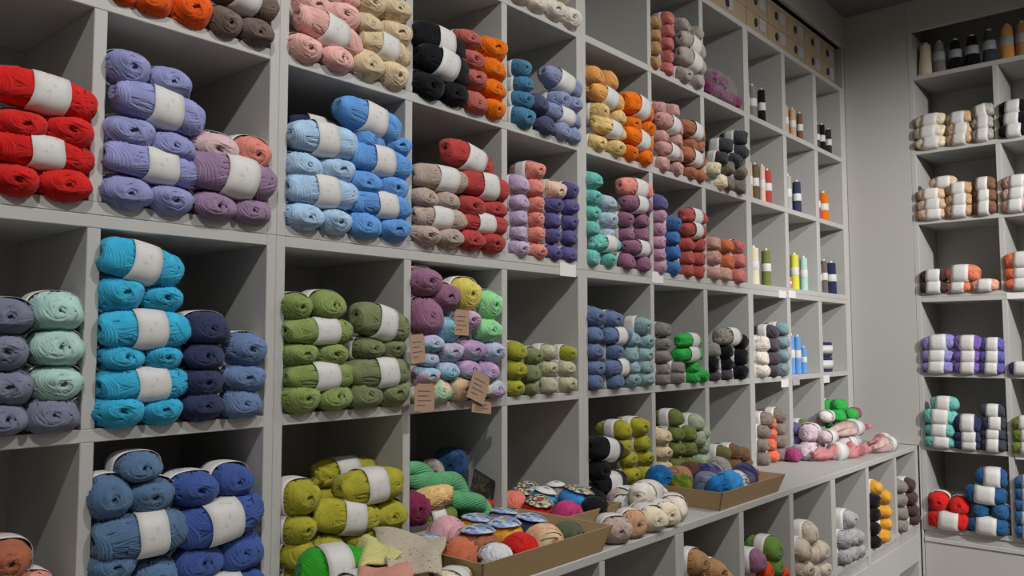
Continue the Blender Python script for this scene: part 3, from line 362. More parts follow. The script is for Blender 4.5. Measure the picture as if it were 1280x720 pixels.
# ------------------------------------------------------------------ yarn ball, wound strand by strand
W0, L0, H0 = .068, .130, .060
def body_map(p, n, half, dim=.13, rr=.26):
    """unit directions -> rounded barrel with a dimple at each end of the Y axis"""
    s = (np.abs(p)**n).sum(1)**(1/n)
    q = p/s[:, None]
    rho = np.sqrt(p[:, 0]**2+p[:, 2]**2)
    q = q.copy(); q[:, 1] *= 1-dim*np.exp(-(rho/rr)**2)
    return q*half
def ball_mesh(name, seed, half=(W0/2, L0/2, H0/2), n=2.5, layers=((.30, 24, 1), (.62, 15, -1)), top=(5, 4), sr=.0024, lump=.055, ns=24, cap=.20, coils=(3, 4)):
    r = np.random.RandomState(seed); half = np.array(half)
    ph = r.rand(6)*6.28
    def lumpf(p):
        return 1+lump*(np.sin(3*p[:, 0]+ph[0])*np.sin(4*p[:, 1]+ph[1])+.7*np.sin(5*p[:, 2]+ph[2]+2*p[:, 1]))
    V, F = [], []; off = 0
    # core
    nu, nv = 20, 14
    a = np.linspace(0, PI, nv+1)[1:-1]; b = np.arange(nu)*2*PI/nu
    A, B = np.meshgrid(a, b, indexing='ij')
    p = np.stack([np.sin(A)*np.cos(B), np.cos(A), np.sin(A)*np.sin(B)], -1).reshape(-1, 3)
    p = np.vstack([p, [[0, 1, 0], [0, -1, 0]]])
    q = body_map(p, n, half-sr*1.3, cap+.04)*lumpf(p)[:, None]
    V.append(q); m = nv-1
    for i in range(m-1):
        for j in range(nu):
            F.append((i*nu+j, i*nu+(j+1) % nu, (i+1)*nu+(j+1) % nu, (i+1)*nu+j))
    for j in range(nu):
        F.append((m*nu, (j+1) % nu, j)); F.append((m*nu+1, (m-1)*nu+j, (m-1)*nu+(j+1) % nu))
    off = len(q)
    def strand(psi, beta, lift, rad, f0=0, f1=2*PI, bend=0.0):
        nonlocal off
        k = max(6, int(ns*(f1-f0)/(2*PI)))
        f = np.linspace(f0, f1, k+1)
        u = np.array([math.cos(psi), 0, math.sin(psi)]); w = np.array([-math.sin(psi), 0, math.cos(psi)])
        bt = beta+bend*np.sin(2*f+psi)
        vv = np.cos(bt)[:, None]*np.array([0, 1., 0])+np.sin(bt)[:, None]*w
        p = np.cos(f)[:, None]*u+np.sin(f)[:, None]*vv
        p /= np.linalg.norm(p, axis=1)[:, None]
        q = body_map(p, n, half-rad, cap)*lumpf(p)[:, None]
        T = np.gradient(q, axis=0); T /= np.linalg.norm(T, axis=1)[:, None]
        Nn = p/half; Nn /= np.linalg.norm(Nn, axis=1)[:, None]
        Bn = np.cross(T, Nn); Bn /= np.linalg.norm(Bn, axis=1)[:, None]+1e-9
        q = q+Nn*lift
        ring = np.stack([q-Bn*rad-Nn*rad*.5, q+Nn*rad*.75, q+Bn*rad-Nn*rad*.5], 1).reshape(-1, 3)
        V.append(ring)
        for i in range(k):
            a0 = off+i*3
            F.append((a0, a0+3, a0+4, a0+1)); F.append((a0+1, a0+4, a0+5, a0+2))
        off += len(ring)
    for li, (beta, cnt, sg) in enumerate(layers):
        for i in range(cnt):
            psi = sg*(i+.5*r.rand())*PI*2/cnt
            strand(psi, beta+.055*r.randn(), r.rand()*.0016+li*.0009, sr*(.85+.3*r.rand()), bend=.09*r.randn())
    nb, per = top
    for bnd in range(nb):
        p0 = r.rand()*2*PI; be = .25+.6*r.rand(); f0 = r.rand()*6.28; ln = PI*(1.0+.8*r.rand())
        for i in range(per):
            strand(p0+i*.10, be+.015*r.randn(), .0026+.0006*r.rand(), sr*.95, f0, f0+ln, bend=.04)
    # bundles coiling round the hole at each end
    def coil(end, a0, b0, b1, sweep, lift, rad):
        nonlocal off
        k = 16; t = np.linspace(0, 1, k+1); be = b0+(b1-b0)*t; a = a0+sweep*t
        p = np.stack([np.sin(be)*np.cos(a), end*np.cos(be), np.sin(be)*np.sin(a)], 1)
        q = body_map(p, n, half-rad, cap)*lumpf(p)[:, None]
        T = np.gradient(q, axis=0); T /= np.linalg.norm(T, axis=1)[:, None]
        Nn = p/half; Nn /= np.linalg.norm(Nn, axis=1)[:, None]
        Bn = np.cross(T, Nn); Bn /= np.linalg.norm(Bn, axis=1)[:, None]+1e-9
        q = q+Nn*(lift*np.sin(PI*np.clip(t, .03, .97))**.4)[:, None]
        ring = np.stack([q-Bn*rad-Nn*rad*.5, q+Nn*rad*.75, q+Bn*rad-Nn*rad*.5], 1).reshape(-1, 3)
        V.append(ring)
        for i in range(k):
            c0 = off+i*3; F.append((c0, c0+3, c0+4, c0+1)); F.append((c0+1, c0+4, c0+5, c0+2))
        off += len(ring)
    for end in (-1, 1):
        for bnd in range(coils[0]):
            a0 = r.rand()*6.28+bnd*2.1; b0 = .26+.10*r.rand(); b1 = .75+.45*r.rand(); sw = (2.2+1.6*r.rand())*end
            for i in range(coils[1]):
                coil(end, a0, b0+i*.085, b1+i*.075, sw, .0034+.0008*r.rand(), sr*1.1)
    return from_np(name, np.vstack(V), F)
BALLS_E = [ball_mesh('yarn_ball_mesh_%d' % i, 100+i) for i in range(6)]
BALLS_S = [ball_mesh('yarn_skein_mesh_%d' % i, 200+i, layers=((.26, 26, 1), (.38, 18, -1)), top=(5, 4), n=2.7, lump=.03) for i in range(4)]
for me in BALLS_E+BALLS_S: me.materials.append(YARN)
def band_mesh(name, bw, n=2.6, seed=0, grow=1.11):
    r = np.random.RandomState(seed); nu = 36; V = []; F = []
    ys = np.linspace(-bw/2, bw/2, 5)
    def ring(y, g):
        k = max(.0, 1-(abs(y)/(L0/2))**n)**(1/n)
        for j in range(nu):
            a = 2*PI*j/nu; c, s = math.cos(a), math.sin(a)
            m = (abs(c)**n+abs(s)**n)**(1/n)
            V.append((c/m*W0/2*k*g, y+.0015*math.sin(3*a+seed), s/m*H0/2*k*g))
    for y in ys: ring(y, grow)
    for y in ys[::-1]: ring(y, grow-.014)
    R = 10
    for i in range(R):
        for j in range(nu):
            F.append((i*nu+j, i*nu+(j+1) % nu, ((i+1) % R)*nu+(j+1) % nu, ((i+1) % R)*nu+j))
    me = from_np(name, V, F); recalc(me); me.materials.append(BAND); return me
BANDS = [band_mesh('paper_band_mesh_%d' % i, w, seed=i) for i, w in enumerate((.041, .044, .047))]
WIDE_BAND = band_mesh('wide_band_mesh', .064, seed=9)
multi_cache = {}
def ball_me(kind, colname, i):
    base = (BALLS_S if kind == 'S' else BALLS_E); me = base[i % len(base)]
    if colname in MULTI:
        key = (me.name, colname)
        if key not in multi_cache:
            c = me.copy(); c.materials.clear(); c.materials.append(MULTI[colname]); multi_cache[key] = c
        me = multi_cache[key]
    return me

# photographed colours (sRGB as seen), turned into albedo below
C = dict(red=(185,28,26), periwinkle=(108,114,172), taupe=(100,84,76), turquoise=(22,140,190), navy=(36,45,78), lilac=(128,100,138),
 terracotta=(150,78,50), salmon=(205,125,105), mint=(145,182,174), pink=(200,148,140), beige=(188,168,132), lime=(150,152,38),
 black=(14,15,20), crimson=(160,44,48), greige=(155,136,126), ivory=(200,192,180), teal=(48,106,142), violet=(72,68,132),
 gold=(205,138,62), aqua=(84,165,155), mauve=(128,82,110), mustard=(190,140,50), rose=(175,90,85), rust=(148,84,58),
 blue=(40,88,150), charcoal=(56,60,64), greybrown=(108,98,88), cream=(196,184,156), pinkbeige=(170,128,116), brown=(104,74,44),
 moss=(96,92,50), orange=(205,88,50), magenta=(150,44,100), green=(84,120,42), cocoa=(72,54,46), tan=(178,144,104), camel=(168,128,92),
 chestnut=(110,72,48), blush=(190,150,136), coral=(190,96,66), peach=(190,136,108), lavender=(122,112,176), purple=(98,70,150), indigo=(76,72,150), silver=(150,150,150))
C.update({'lavender grey':(100,105,128),'burnt orange':(215,85,22),'pale pink':(185,155,160),'coral pink':(192,108,94),'denim blue':(80,104,146),
 'steel blue':(66,96,130),'royal blue':(42,70,152),'light blue':(146,180,212),'cornflower blue':(66,124,190),'leaf green':(106,136,54),'sage green':(104,114,74),
 'brick red':(156,72,62),'bright orange':(245,115,14),'slate navy':(62,66,98),'grey blue':(112,124,160),'pale lilac':(165,145,175),'pale peach':(200,165,148),
 'olive lime':(140,142,30),'pale sage':(160,160,128),'pale yellow':(206,172,104),'pale blue':(146,164,182),'slate blue':(78,98,136),'pale teal':(118,148,152),
 'pale grey':(150,142,134),'dusty pink':(175,128,124),'pale mauve':(165,120,145),'red coral':(178,62,56),'stone grey':(118,112,106),'bright green':(36,170,64),
 'olive green':(96,108,46),'pale mint':(146,160,134),'rust orange':(176,84,44),'warm grey':(124,118,110),'plum grey':(72,66,76),'grey teal':(104,128,134),
 'grey brown':(122,106,98),'moss green':(96,106,48),'oatmeal brown':(150,108,66),'orange red':(190,62,30),'oatmeal':(176,162,144),'silver grey':(140,140,142),
 'light tan':(182,152,122),'dark cocoa':(64,44,42),'petrol blue':(20,72,120),'apple green':(104,124,40),'dark magenta':(112,36,86),'dull gold':(156,116,72),'dark slate':(52,56,70),
 'lemon yellow':(190,176,72),'mint green':(120,190,128),'pastel lilac':(1,1,1),'pale cream':(190,180,160),'warm tan':(170,134,98),'olive brown':(84,72,50),
 'pale peach ':(1,1,1),'dark brown':(50,38,34),'rose pink':(185,84,92),'lime yellow':(188,186,40),'stone brown':(96,84,74),'dark navy':(28,36,72),
 'jet black':(8,8,10),'mustard gold':(190,126,48),'golden tan':(160,112,62),'white':(205,203,200),'fuchsia':(170,30,92),'coral red':(205,100,80),
 'forest green':(58,72,48),'pale rose':(190,140,150),'cool white':(180,184,190),'jade green':(72,150,96),'deep blue':(24,60,104),'soft yellow':(214,176,110),
 'plum red':(110,26,58),'olive dark':(70,82,56),'sky blue':(30,120,185),'kelly green':(44,140,36),'taupe pink':(160,140,132),'toffee':(170,126,92),'tan brown':(150,104,70),
 'cocoa brown':(84,48,36),'wool grey':(140,132,128),'clay orange':(170,84,50),'khaki':(170,160,110)})
C.update({'red coral':(154,58,54),'bright green':(44,150,66),'crimson':(154,58,56),'lime':(144,140,44),'leaf green':(116,132,76),'royal blue':(40,66,134),'violet':(84,80,126),'lilac':(132,110,136),'periwinkle':(126,130,172),'turquoise':(50,152,186),'bright orange':(248,126,16),'red':(180,30,28)})
ALB = 1.45
def albedo(name):
    c = C.get(name, (180,160,170)); m = max(c)
    if name not in VIVID: c = [v+.16*(m-v) for v in c]
    c = lin(c)
    c = [v*ALB for v in c]; m = max(c)
    if m > .82: c = [v*.82/m for v in c]
    return (*c, 1)
VIVID = {'red','bright orange','burnt orange','bright green','crimson','lime','leaf green','violet','lilac','periwinkle','turquoise','kelly green','orange red','mustard'}
def jitter(c, s=.06):
    k = 1+random.uniform(-s, s)
    return tuple(min(.9, v*k) for v in c[:3])+(1,)

CELLNAME = {'A2':'the all-red cubby at far left','A1':'the grey-and-mint cubby at far left','A0':'the bottom left corner cubby',
 'B3':'the orange-and-taupe cubby, top left','B2':'the periwinkle-and-lilac cubby','B1':'the turquoise-and-navy cubby','B0':'the steel-and-royal-blue cubby',
 'C3':'the pink-and-beige cubby','C2':'the light-and-cornflower-blue cubby','C1':'the leaf-and-sage-green cubby','C0':'the lime pile on the counter',
 'D3':'the black, brick and orange cubby','D2':'the crimson-and-greige cubby','D1':'the tagged pastel skein cubby','E4':'the ivory row at top edge',
 'E3':'the teal-and-grey-blue cubby','E2':'the coral-and-violet cubby','E1':'the small sage cubby','F3':'the gold-and-orange cubby','F2':'the aqua-and-mauve cubby',
 'F1':'the slate-blue-and-teal cubby','F0':'the lime-and-black counter cubby','G4':'the mustard-rose-grey top cubby','G3':'the dusty-pink-and-rust cubby',
 'G2':'the blue-and-coral cubby','G1':'the stone-and-bright-green cubby','G0':'the olive-and-mint counter cubby','H3':'the charcoal-and-cream cubby',
 'H2':'the rust-and-rose cubby','H1':'the black-and-grey cubby','H0':'the moss-and-brown counter cubby','I1':'the ivory-and-grey-teal cubby',
 'I0':'the grey-brown-and-orange counter cubby','J0':'the violet-and-moss counter cubby','K0':'the last counter cubby','L4':'the oatmeal base cubby',
 'L5':'the mauve-green-orange base cubby','L6':'the all-oatmeal base cubby','L7':'the silver grey base cubby','L8':'the mustard-and-black base cubby',
 'L9':'the corner base cubby','R4a':'the end-wall cream-and-tan cubby','R4b':'the end-wall all-black cubby','R3a':'the end-wall camel cubby','R3b':'the end-wall blush cubby',
 'R2a':'the end-wall coral cubby','R2b':'the end-wall orange cubby','R1a':'the end-wall purple cubby','R1b':'the end-wall right navy cubby','R0a':'the end-wall aqua cubby',
 'R0b':'the end-wall apple green cubby','Rxa':'the end-wall red-and-petrol cubby','Rxb':'the end-wall right blue cubby'}
ORD = ['bottom','second','third','fourth','fifth','sixth','seventh','eighth']
NTH = ['first','second','third','fourth','fifth','sixth']
LABELS = set()
def world(cell, u, d, z):
    if cell[0] == 'R': return Vector((3.326+d, -u, z)), -PI/2
    if cell[0] == 'L': return Vector((u, -.2906+d, z)), 0.0
    return Vector((u, d, z)), 0.0
SEQ = 0
def put_ball(kind, colname, loc, rz, w, h, length=None, tilt=0, color=None, band=True, name='yarn_ball'):
    """kind E: long axis into the shelf, S: long axis along the shelf front"""
    global SEQ
    SEQ += 1; i = SEQ
    me = ball_me(kind, colname, i)
    w *= 1.05 if w > .066 else 1.12; h *= 1.07
    o = link(name, me); o.location = loc
    o.color = jitter(color or albedo(colname))
    if kind == 'E':
        L = length or min(.125, max(.10, w*1.75))
        o.rotation_euler = (0, 0, rz+random.uniform(-.08, .08)+(PI if i % 2 else 0)); o.scale = (w/W0, L/L0, h/H0)
    else:
        o.rotation_euler = (0, 0, 0)
        R = Matrix.Rotation(rz, 4, 'Z') @ Matrix.Rotation(math.radians(tilt), 4, 'Y') @ Matrix.Rotation(PI/2+random.uniform(-.06, .06), 4, 'Z')
        o.rotation_euler = R.to_euler(); o.scale = ((length or h*1.08)/W0, w/L0, h/H0)
    if band:
        b = link('paper_band', WIDE_BAND if name == 'yarn_skein' else BANDS[i % 3], parent=o)
        if kind == 'S': b.location = (0, random.uniform(-.008, .008), 0)
    return o
def label_group(cell, colname, rows):
    """unique wording for each ball of one colour in one cubby"""
    idx = sorted(range(len(rows)), key=lambda i: rows[i][3])
    tiers = []
    for i in idx:
        if tiers and rows[i][3]-rows[tiers[-1][0]][3] < .55*rows[i][5]: tiers[-1].append(i)
        else: tiers.append([i])
    out = {}
    for t, mem in enumerate(tiers):
        tn = 'only' if len(tiers) == 1 else ('top' if t == len(tiers)-1 else ORD[t])
        mem.sort(key=lambda i: rows[i][1]); m = len(mem)
        for k, i in enumerate(mem):
            pos = '' if m == 1 else (('left','right')[k] if m == 2 else (('left','middle','right')[k] if m == 3 else NTH[k]+' from left'))
            tier = '' if tn == 'only' else tn+' tier'
            where = ' '.join(x for x in (tier, pos) if x)
            pose = 'coiled end out' if rows[i][0] == 'E' else 'white band out'
            lab = '%s yarn ball, %s, %s%s' % (colname, pose, where+', ' if where else '', 'in '+CELLNAME[cell])
            if len(lab.replace(',', ' ').split()) > 16: lab = lab.replace(' yarn ball', ' ball')
            if len(lab.replace(',', ' ').split()) > 16: lab = lab.replace('coiled end out', 'end-on').replace('white band out', 'banded')
            while lab in LABELS: lab = lab.replace(' ball', ' ball behind', 1)
            LABELS.add(lab); out[i] = lab
    return out
LOWCELL = {'A2','B2','B3','C2','C3','D2','D3','E2','E3','E4','F2','F3','G2','G3','G4','H2','H3'}
def rows_floor(rows): return min(q[3]-q[4+1]/2 for q in rows)
for cell, colname, rows in BALLS:
    labs = label_group(cell, colname, rows)
    for i, (kind, u, d, z, w, h, tilt, flag) in enumerate(rows):
        loc, rz = world(cell, u, d, z)
        nm, cat = ('yarn_skein', 'yarn skein') if cell[0] == 'R' and kind == 'S' else (('mini_skein', 'small skein') if cell == 'D1' else ('yarn_ball', 'yarn ball'))
        low = cell in LOWCELL
        if low and kind == 'E' and z-h/2 < rows_floor(rows)+.012: loc.z -= .003; tlt = math.radians(7)
        else: tlt = 0
        o = put_ball(kind, colname, loc, rz, w, h, tilt=tilt, name=nm)
        if tlt: o.rotation_euler[0] += tlt*(1 if abs(o.rotation_euler[2]) < 1.6 else -1)
        if nm != 'yarn_ball': labs[i] = labs[i].replace('yarn ball', 'yarn skein' if nm == 'yarn_skein' else 'small skein').replace(' ball', ' skein', 1)
        if flag: o['hid'] = 1
        tag(o, labs[i], cat, '%s yarn balls in %s' % (colname, CELLNAME[cell]))

# ------------------------------------------------------------------ shelving
T = .022
def shelving(name_label, u0, u1, dividers, z0, z1, boards, place, depth=.33, bottom=True, top=True, cat='shelving unit', name='shelving_unit'):
    """place(u0,u1,d0,d1,z0,z1) -> box extents. dividers: list of (ua, ub)"""
    root = bpy.data.objects.new(name, None); COL.objects.link(root)
    e = place(u0, u0, 0, 0, z0, z0); root.location = (e[0], e[2], z0)
    tag(root, name_label, cat)
    inv = Matrix.Translation(-Vector(root.location))
    def b(nm, a0, a1, d0, d1, c0, c1, mat=SHELF):
        x0, x1, y0, y1, zz0, zz1 = place(a0, a1, d0, d1, c0, c1)
        L = root.location
        return box(nm, x0-L.x, x1-L.x, y0-L.y, y1-L.y, zz0-L.z, zz1-L.z, mat, root)
    (l0, l1), (r0, r1) = dividers[0], dividers[-1]
    b('side_panel', l0, l1, 0, depth, z0, z1); b('side_panel', r0, r1, 0, depth, z0, z1)
    zs = [z0]+[q for bd in boards for q in bd]+[z1]
    for (a, c) in boards:
        b('shelf_board', l1, r0, 0, depth, a, c)
    for (d0, d1) in dividers[1:-1]:
        for k in range(0, len(zs), 2):
            if zs[k+1]-zs[k] > .05: b('divider', d0, d1, 0.0005, depth, zs[k], zs[k+1])
    b('back_panel', l1, r0, depth-.006, depth, z0, z1)
    return root
def PU(u0, u1, d0, d1, z0, z1): return (u0, u1, d0, d1, z0, z1)
def PLo(u0, u1, d0, d1, z0, z1): return (u0, u1, -.2906+d0, -.2906+d1, z0, z1)
def PR(u0, u1, d0, d1, z0, z1): return (3.326+d0, 3.326+d1, -u1, -u0, z0, z1)
cols = [[(-1.03,-1.008),(-.695,-.673),(-.358,-.336),(-.021,-.0002)],
        [(.0002,.021),(.337,.359),(.674,.696),(1.008,1.0308)],
        [(1.0312,1.054),(1.409,1.431),(1.774,1.802),(2.143,2.1643)],
        [(2.1647,2.186),(2.527,2.561),(2.892,2.931),(3.256,3.300)]]
cn = ['red and turquoise balls at far left','blue, green and coral balls','gold, lime and slate balls','thread cones beside the corner']
LOWERS = []
for q, name in zip(cols, cn):
    LOWERS.append((shelving('lower two-row white shelving unit on the counter, holding '+name, q[0][0], q[-1][1], q, 0, .7035, [(.3265,.3485),(.6815,.7033)], PU), q))
    shelving('upper white shelving unit near the ceiling, holding '+name, q[0][0], q[-1][1], q, .7037, 1.7866, [(.7037,.7255),(1.0553,1.0773),(1.3976,1.4196),(1.7646,1.7866)], PU)
# end wall unit
rc = [(.3056,.3276),(.6654,.6874),(1.03,1.052)]
LOWER_END = shelving('white lower shelving unit on the end wall with aqua and red balls', rc[0][0], rc[-1][1], rc, -.3928, .7035, [(-.3928,-.3708),(-.0205,0),(.3265,.3485),(.6815,.7033)], PR)
ru = shelving('white upper shelving unit on the end wall below the big cones', rc[0][0], rc[-1][1], rc, .7037, 1.7866, [(.7037,.7255),(1.0553,1.0773),(1.3976,1.4196),(1.7646,1.7866)], PR)
def root_tag(name, loc, label, cat, group=None):
    r = bpy.data.objects.new(name, None); COL.objects.link(r); r.location = loc; tag(r, label, cat, group); return r
def rbox(root, nm, x0, x1, y0, y1, z0, z1, mat, bev=.0012):
    L = root.location; return box(nm, x0-L.x, x1-L.x, y0-L.y, y1-L.y, z0-L.z, z1-L.z, mat, root, bev)
# open top niche of the end wall unit
rt = root_tag('top_niche', (3.326, -.7, 1.787), 'open top niche of the end wall shelves holding large cones', 'shelf niche')
rbox(rt, 'side_panel', 3.326, 3.65, -.3276, -.3056, 1.787, 2.006, SHELF); rbox(rt, 'side_panel', 3.326, 3.65, -1.052, -1.03, 1.787, 2.006, SHELF)
rbox(rt, 'back_panel', 3.644, 3.65, -1.03, -.3276, 1.787, 2.006, PANEL)
# counter
ct = box('countertop', -1.06, 3.324, -.2906, .33, -.022, -.0004, SHELF, bev=.002)
tag(ct, 'long pale grey counter top running under the shelf wall', 'counter')
# base cabinets
bc = [[(-1.06,-1.038),(-.70,-.678),(-.33,-.308),(-.022,-.0002)],[(.0002,.022),(.345,.367),(.69,.712),(1.04,1.0619)],
      [(1.0621,1.084),(1.42,1.45),(1.80,1.83),(2.18,2.2019)],[(2.2021,2.225),(2.58,2.61),(2.96,2.985),(3.285,3.324)]]
bn = ['at far left below the frame','below the front cardboard tray','holding oatmeal, mauve and green balls','holding grey, mustard and stone balls by the corner']
for q, nm in zip(bc, bn):
    r = shelving('pale grey base cabinet under the counter, '+nm, q[0][0], q[-1][1], q, -.90, -.0224, [(-.374,-.352)], PLo, depth=.58, cat='base cabinet', name='base_cabinet')
    l, rr = q[0][0]+.0, q[-1][1]
    rbox(r, 'groove_rail', q[0][1], q[-1][0], -.281, -.262, -.415, -.375, PANEL)
    rbox(r, 'apron_rail', q[0][1], q[-1][0], -.2896, -.270, -.533, -.4155, SHELF)
    rbox(r, 'plinth', q[0][1], q[-1][0], -.28, -.26, -.9, -.82, PANEL)
# end wall base
eb = root_tag('base_cabinet', (3.33, -.7, -.9), 'plain grey base cabinet front under the end wall shelves', 'base cabinet')
rbox(eb, 'panel', 3.330, 3.60, -1.3, -.3070, -.90, -.4455, PANEL)
rbox(eb, 'rail', 3.322, 3.60, -1.3, -.3070, -.445, -.425, SHELF, .002)
rbox(eb, 'groove_rail', 3.336, 3.60, -1.3, -.3070, -.4245, -.394, PANEL)
# fascias and filler
f1 = struct(box('trim_1', -1.06, 3.3255, -.012, .012, 2.0045, 2.166, PANEL)); 
f2 = struct(box('trim_2', 3.322, 3.345, -1.6, -.3000, 2.0075, 2.166, PANEL))
f3 = struct(box('trim_3', 3.3265, 3.60, -.3045, .0, -.0, 2.166, PANEL))
f4 = struct(box('trim_4', 3.3265, 3.60, -.3045, -.2950, -.9, -.0005, PANEL))
f5 = struct(box('trim_5', 3.3015, 3.3255, .0, .33, -.0, 2.003, PANEL))
f6 = struct(box('trim_6', 3.326, 3.60, -1.6, -1.0525, -.39, 2.006, PANEL))
# room
struct(box('wall_left', -2.8, 3.66, .345, .40, -.92, 2.40, WALLM, bev=0))
struct(box('wall_end', 3.66, 3.72, -4.2, .40, -.92, 2.40, WALLM, bev=0))
struct(box('wall_near', -2.86, -2.8, -4.2, .40, -.92, 2.40, WALLM, bev=0))
struct(box('wall_right', -2.86, 3.72, -4.26, -4.2, -.92, 2.40, WALLM, bev=0))
struct(box('floor', -2.86, 3.72, -4.26, .40, -.96, -.90, FLOORM, bev=0))
struct(box('ceiling', -2.86, 3.72, -4.26, .40, 2.1665, 2.24, CEIL, bev=0))

# ------------------------------------------------------------------ cones and spools
def lathe(name, prof, nu=24, mat=None):
    V, F = [], []
    for (r, z) in prof:
        for j in range(nu):
            a = 2*PI*j/nu; V.append((r*math.cos(a), r*math.sin(a), z))
    for i in range(len(prof)-1):
        for j in range(nu):
            F.append((i*nu+j, i*nu+(j+1) % nu, (i+1)*nu+(j+1) % nu, (i+1)*nu+j))
    F.append(tuple(range(nu-1, -1, -1))); F.append(tuple((len(prof)-1)*nu+j for j in range(nu)))
    me = from_np(name, V, F)
    if mat: me.materials.append(mat)
    return me
def cone_profile(taper):
    p = [(.40, 0), (.46, .012), (.5, .03)]
    for k in range(31):
        t = k/30; r = .5*(1-taper*t)+(.009 if k % 2 else 0); p.append((r, .04+t*.88))
    p += [(.5*(1-taper)*.9, .935), (.5*(1-taper)*.55, .945)]
    return p
CONE = lathe('yarn_cone_mesh', cone_profile(.12), mat=YARN); TCONE = lathe('tapered_cone_mesh', cone_profile(.42), mat=YARN)
TIP = lathe('cone_tip_mesh', [(.16, .90), (.15, .99), (.13, 1.0)], 16, PLASTIC)
def sleeve(name, r0, r1, z0, z1):
    return lathe(name, [(r0, z0), (r1, z1), (r1-.02, z1), (r0-.02, z0)], 24, BAND)
CSL = sleeve('cone_band_mesh', .525, .505, .40, .60); TSL = sleeve('tcone_band_mesh', .44, .395, .42, .66)
TSG = TSL.copy(); TSG.materials.clear(); TSG.materials.append(GREYPAPER)
CCELL = {'I4':'the upper right thread cubby','J4':'the second upper right thread cubby','K4':'the thread cubby under last box','I3':'the crimson thread cubby',
 'J3':'the silver-and-navy thread cubby','K3':'the magenta-and-orange thread cubby','I2':'the cream-and-olive thread cubby','J2':'the lime-yellow thread cubby','K2':'the dark navy thread cubby',
 'J1':'the cubby above the violet balls','R5':'the top niche on the end wall'}
cfc = 0
for cell, colname, u, d, z, w, h in CONES:
    big = cell == 'R5'
    loc, rz = world(cell, u, d+w/2+(.0 if not big else .0), z)
    o = link('yarn_cone' if big else 'thread_cone', TCONE if big else CONE); o.location = loc; o.rotation_euler = (0, 0, random.uniform(0, 6)); o.scale = (w, w, h)
    o.color = jitter(albedo(colname))
    link('cone_tip', TIP, parent=o)
    if not (big and colname == 'cream'): link('label_band', TSG if big else CSL, parent=o)
    extra = ''
    if cell == 'J1': extra = (', left', ', middle', ', right')[cfc]; cfc += 1
    tag(o, '%s %s with label band in %s%s' % (colname, 'tapered yarn cone' if big else 'thread cone', CCELL[cell], extra), 'yarn cone', 'cones in '+CCELL[cell])
# two navy spools in the last cubby
SPOOL = lathe('spool_mesh', [(.44, 0), (.5, .05)]+[(.5+(.008 if k % 2 else 0), .08+.84*k/16) for k in range(17)]+[(.5, .95), (.44, 1)], mat=YARN)
SPB = sleeve('spool_band_mesh', .535, .535, .22, .78)
for k, z in enumerate((.3487, .4205)):
    o = link('yarn_spool', SPOOL); o.location = (3.085, .075, z); o.scale = (.115, .115, .071); o.color = albedo('dark navy')
    link('label_band', SPB, parent=o)
    tag(o, ('lower' if k == 0 else 'upper')+' of two wide navy spools with broad white bands, by the corner', 'yarn spool', 'navy spools by the corner')

# ------------------------------------------------------------------ cardboard boxes on the top board
for i in range(len(BOXX)-1):
    x0, x1 = BOXX[i]+.003, BOXX[i+1]-.003
    for t in (0, 1):
        z0 = 1.7869+t*.0935; z1 = z0+.093
        pos = ('first, widest','second','third','fourth','fifth','last')[i]
        r = root_tag('cardboard_box', ((x0+x1)/2, .004, z0), 'brown cardboard box, %s from left in the %s row on the top shelf' % (pos, ('lower','upper')[t]), 'box', 'cardboard boxes on the top shelf')
        if i == 5: r['label'] = 'brown cardboard box beside the corner, in the %s row on the top shelf' % ('lower','upper')[t]
        rbox(r, 'carton', x0, x1, .004, .28, z0, z1-.001, CARDL, .002)
        rbox(r, 'lid_edge', x0-.0015, x1+.0015, .001, .285, z1-.016, z1-.0002, CARDL, .001)
        w = x1-x0; cx = x0+w*(.42 if i else .62)
        bm = bmesh.new(); bmesh.ops.create_cone(bm, cap_ends=True, segments=16, radius1=.016, radius2=.016, depth=.004)
        me = bpy.data.meshes.new('hole'); bm.to_mesh(me); bm.free(); me.materials.append(HOLE)
        h = link('handle_hole', me, parent=r); h.rotation_euler = (PI/2, 0, 0); h.location = (cx-r.location.x, -.0015, .040); h.scale = (.9, 1.15, 1)
        rbox(r, 'box_label', x0+w*.60, x0+w*.60+.055, .0020, .0038, z0+.018, z0+.072, GREYPAPER, 0)
for u in (1.05, .95, .6): pass
# ------------------------------------------------------------------ shelf-edge price tickets
tk = ['cream ticket on the shelf edge below the violet balls','cream ticket on the shelf edge below the pale mauve balls','left ticket of the pair below the cream and olive thread',
      'right ticket of the pair below the thread cubbies','white ticket below the ivory and grey-teal balls','grey ticket below the cornflower blue cones','white ticket below the navy spools',
      'ticket on the end wall shelf edge under the orange balls','ticket on the end wall shelf edge under the apple green balls']
for (k, u, z, w, h), lab in zip(TICKETS, tk):
    mat = GREYPAPER if lab.startswith('grey') else PAPER
    w = min(w, .075)
    par = (LOWER_END if k == 'R' else next(r for r, q in LOWERS if q[0][0] <= u < q[-1][1]))
    if k == 'U': o = box('price_ticket', -w/2, w/2, -.0015, 0, -h/2, h/2, mat, par, 0); wl = Vector((u, -.0002, z))
    else: o = box('price_ticket', -.0015, 0, -w/2, w/2, -h/2, h/2, mat, par, 0); wl = Vector((3.3258, -u, z))
    o.location = wl-par.location; o['label'] = lab
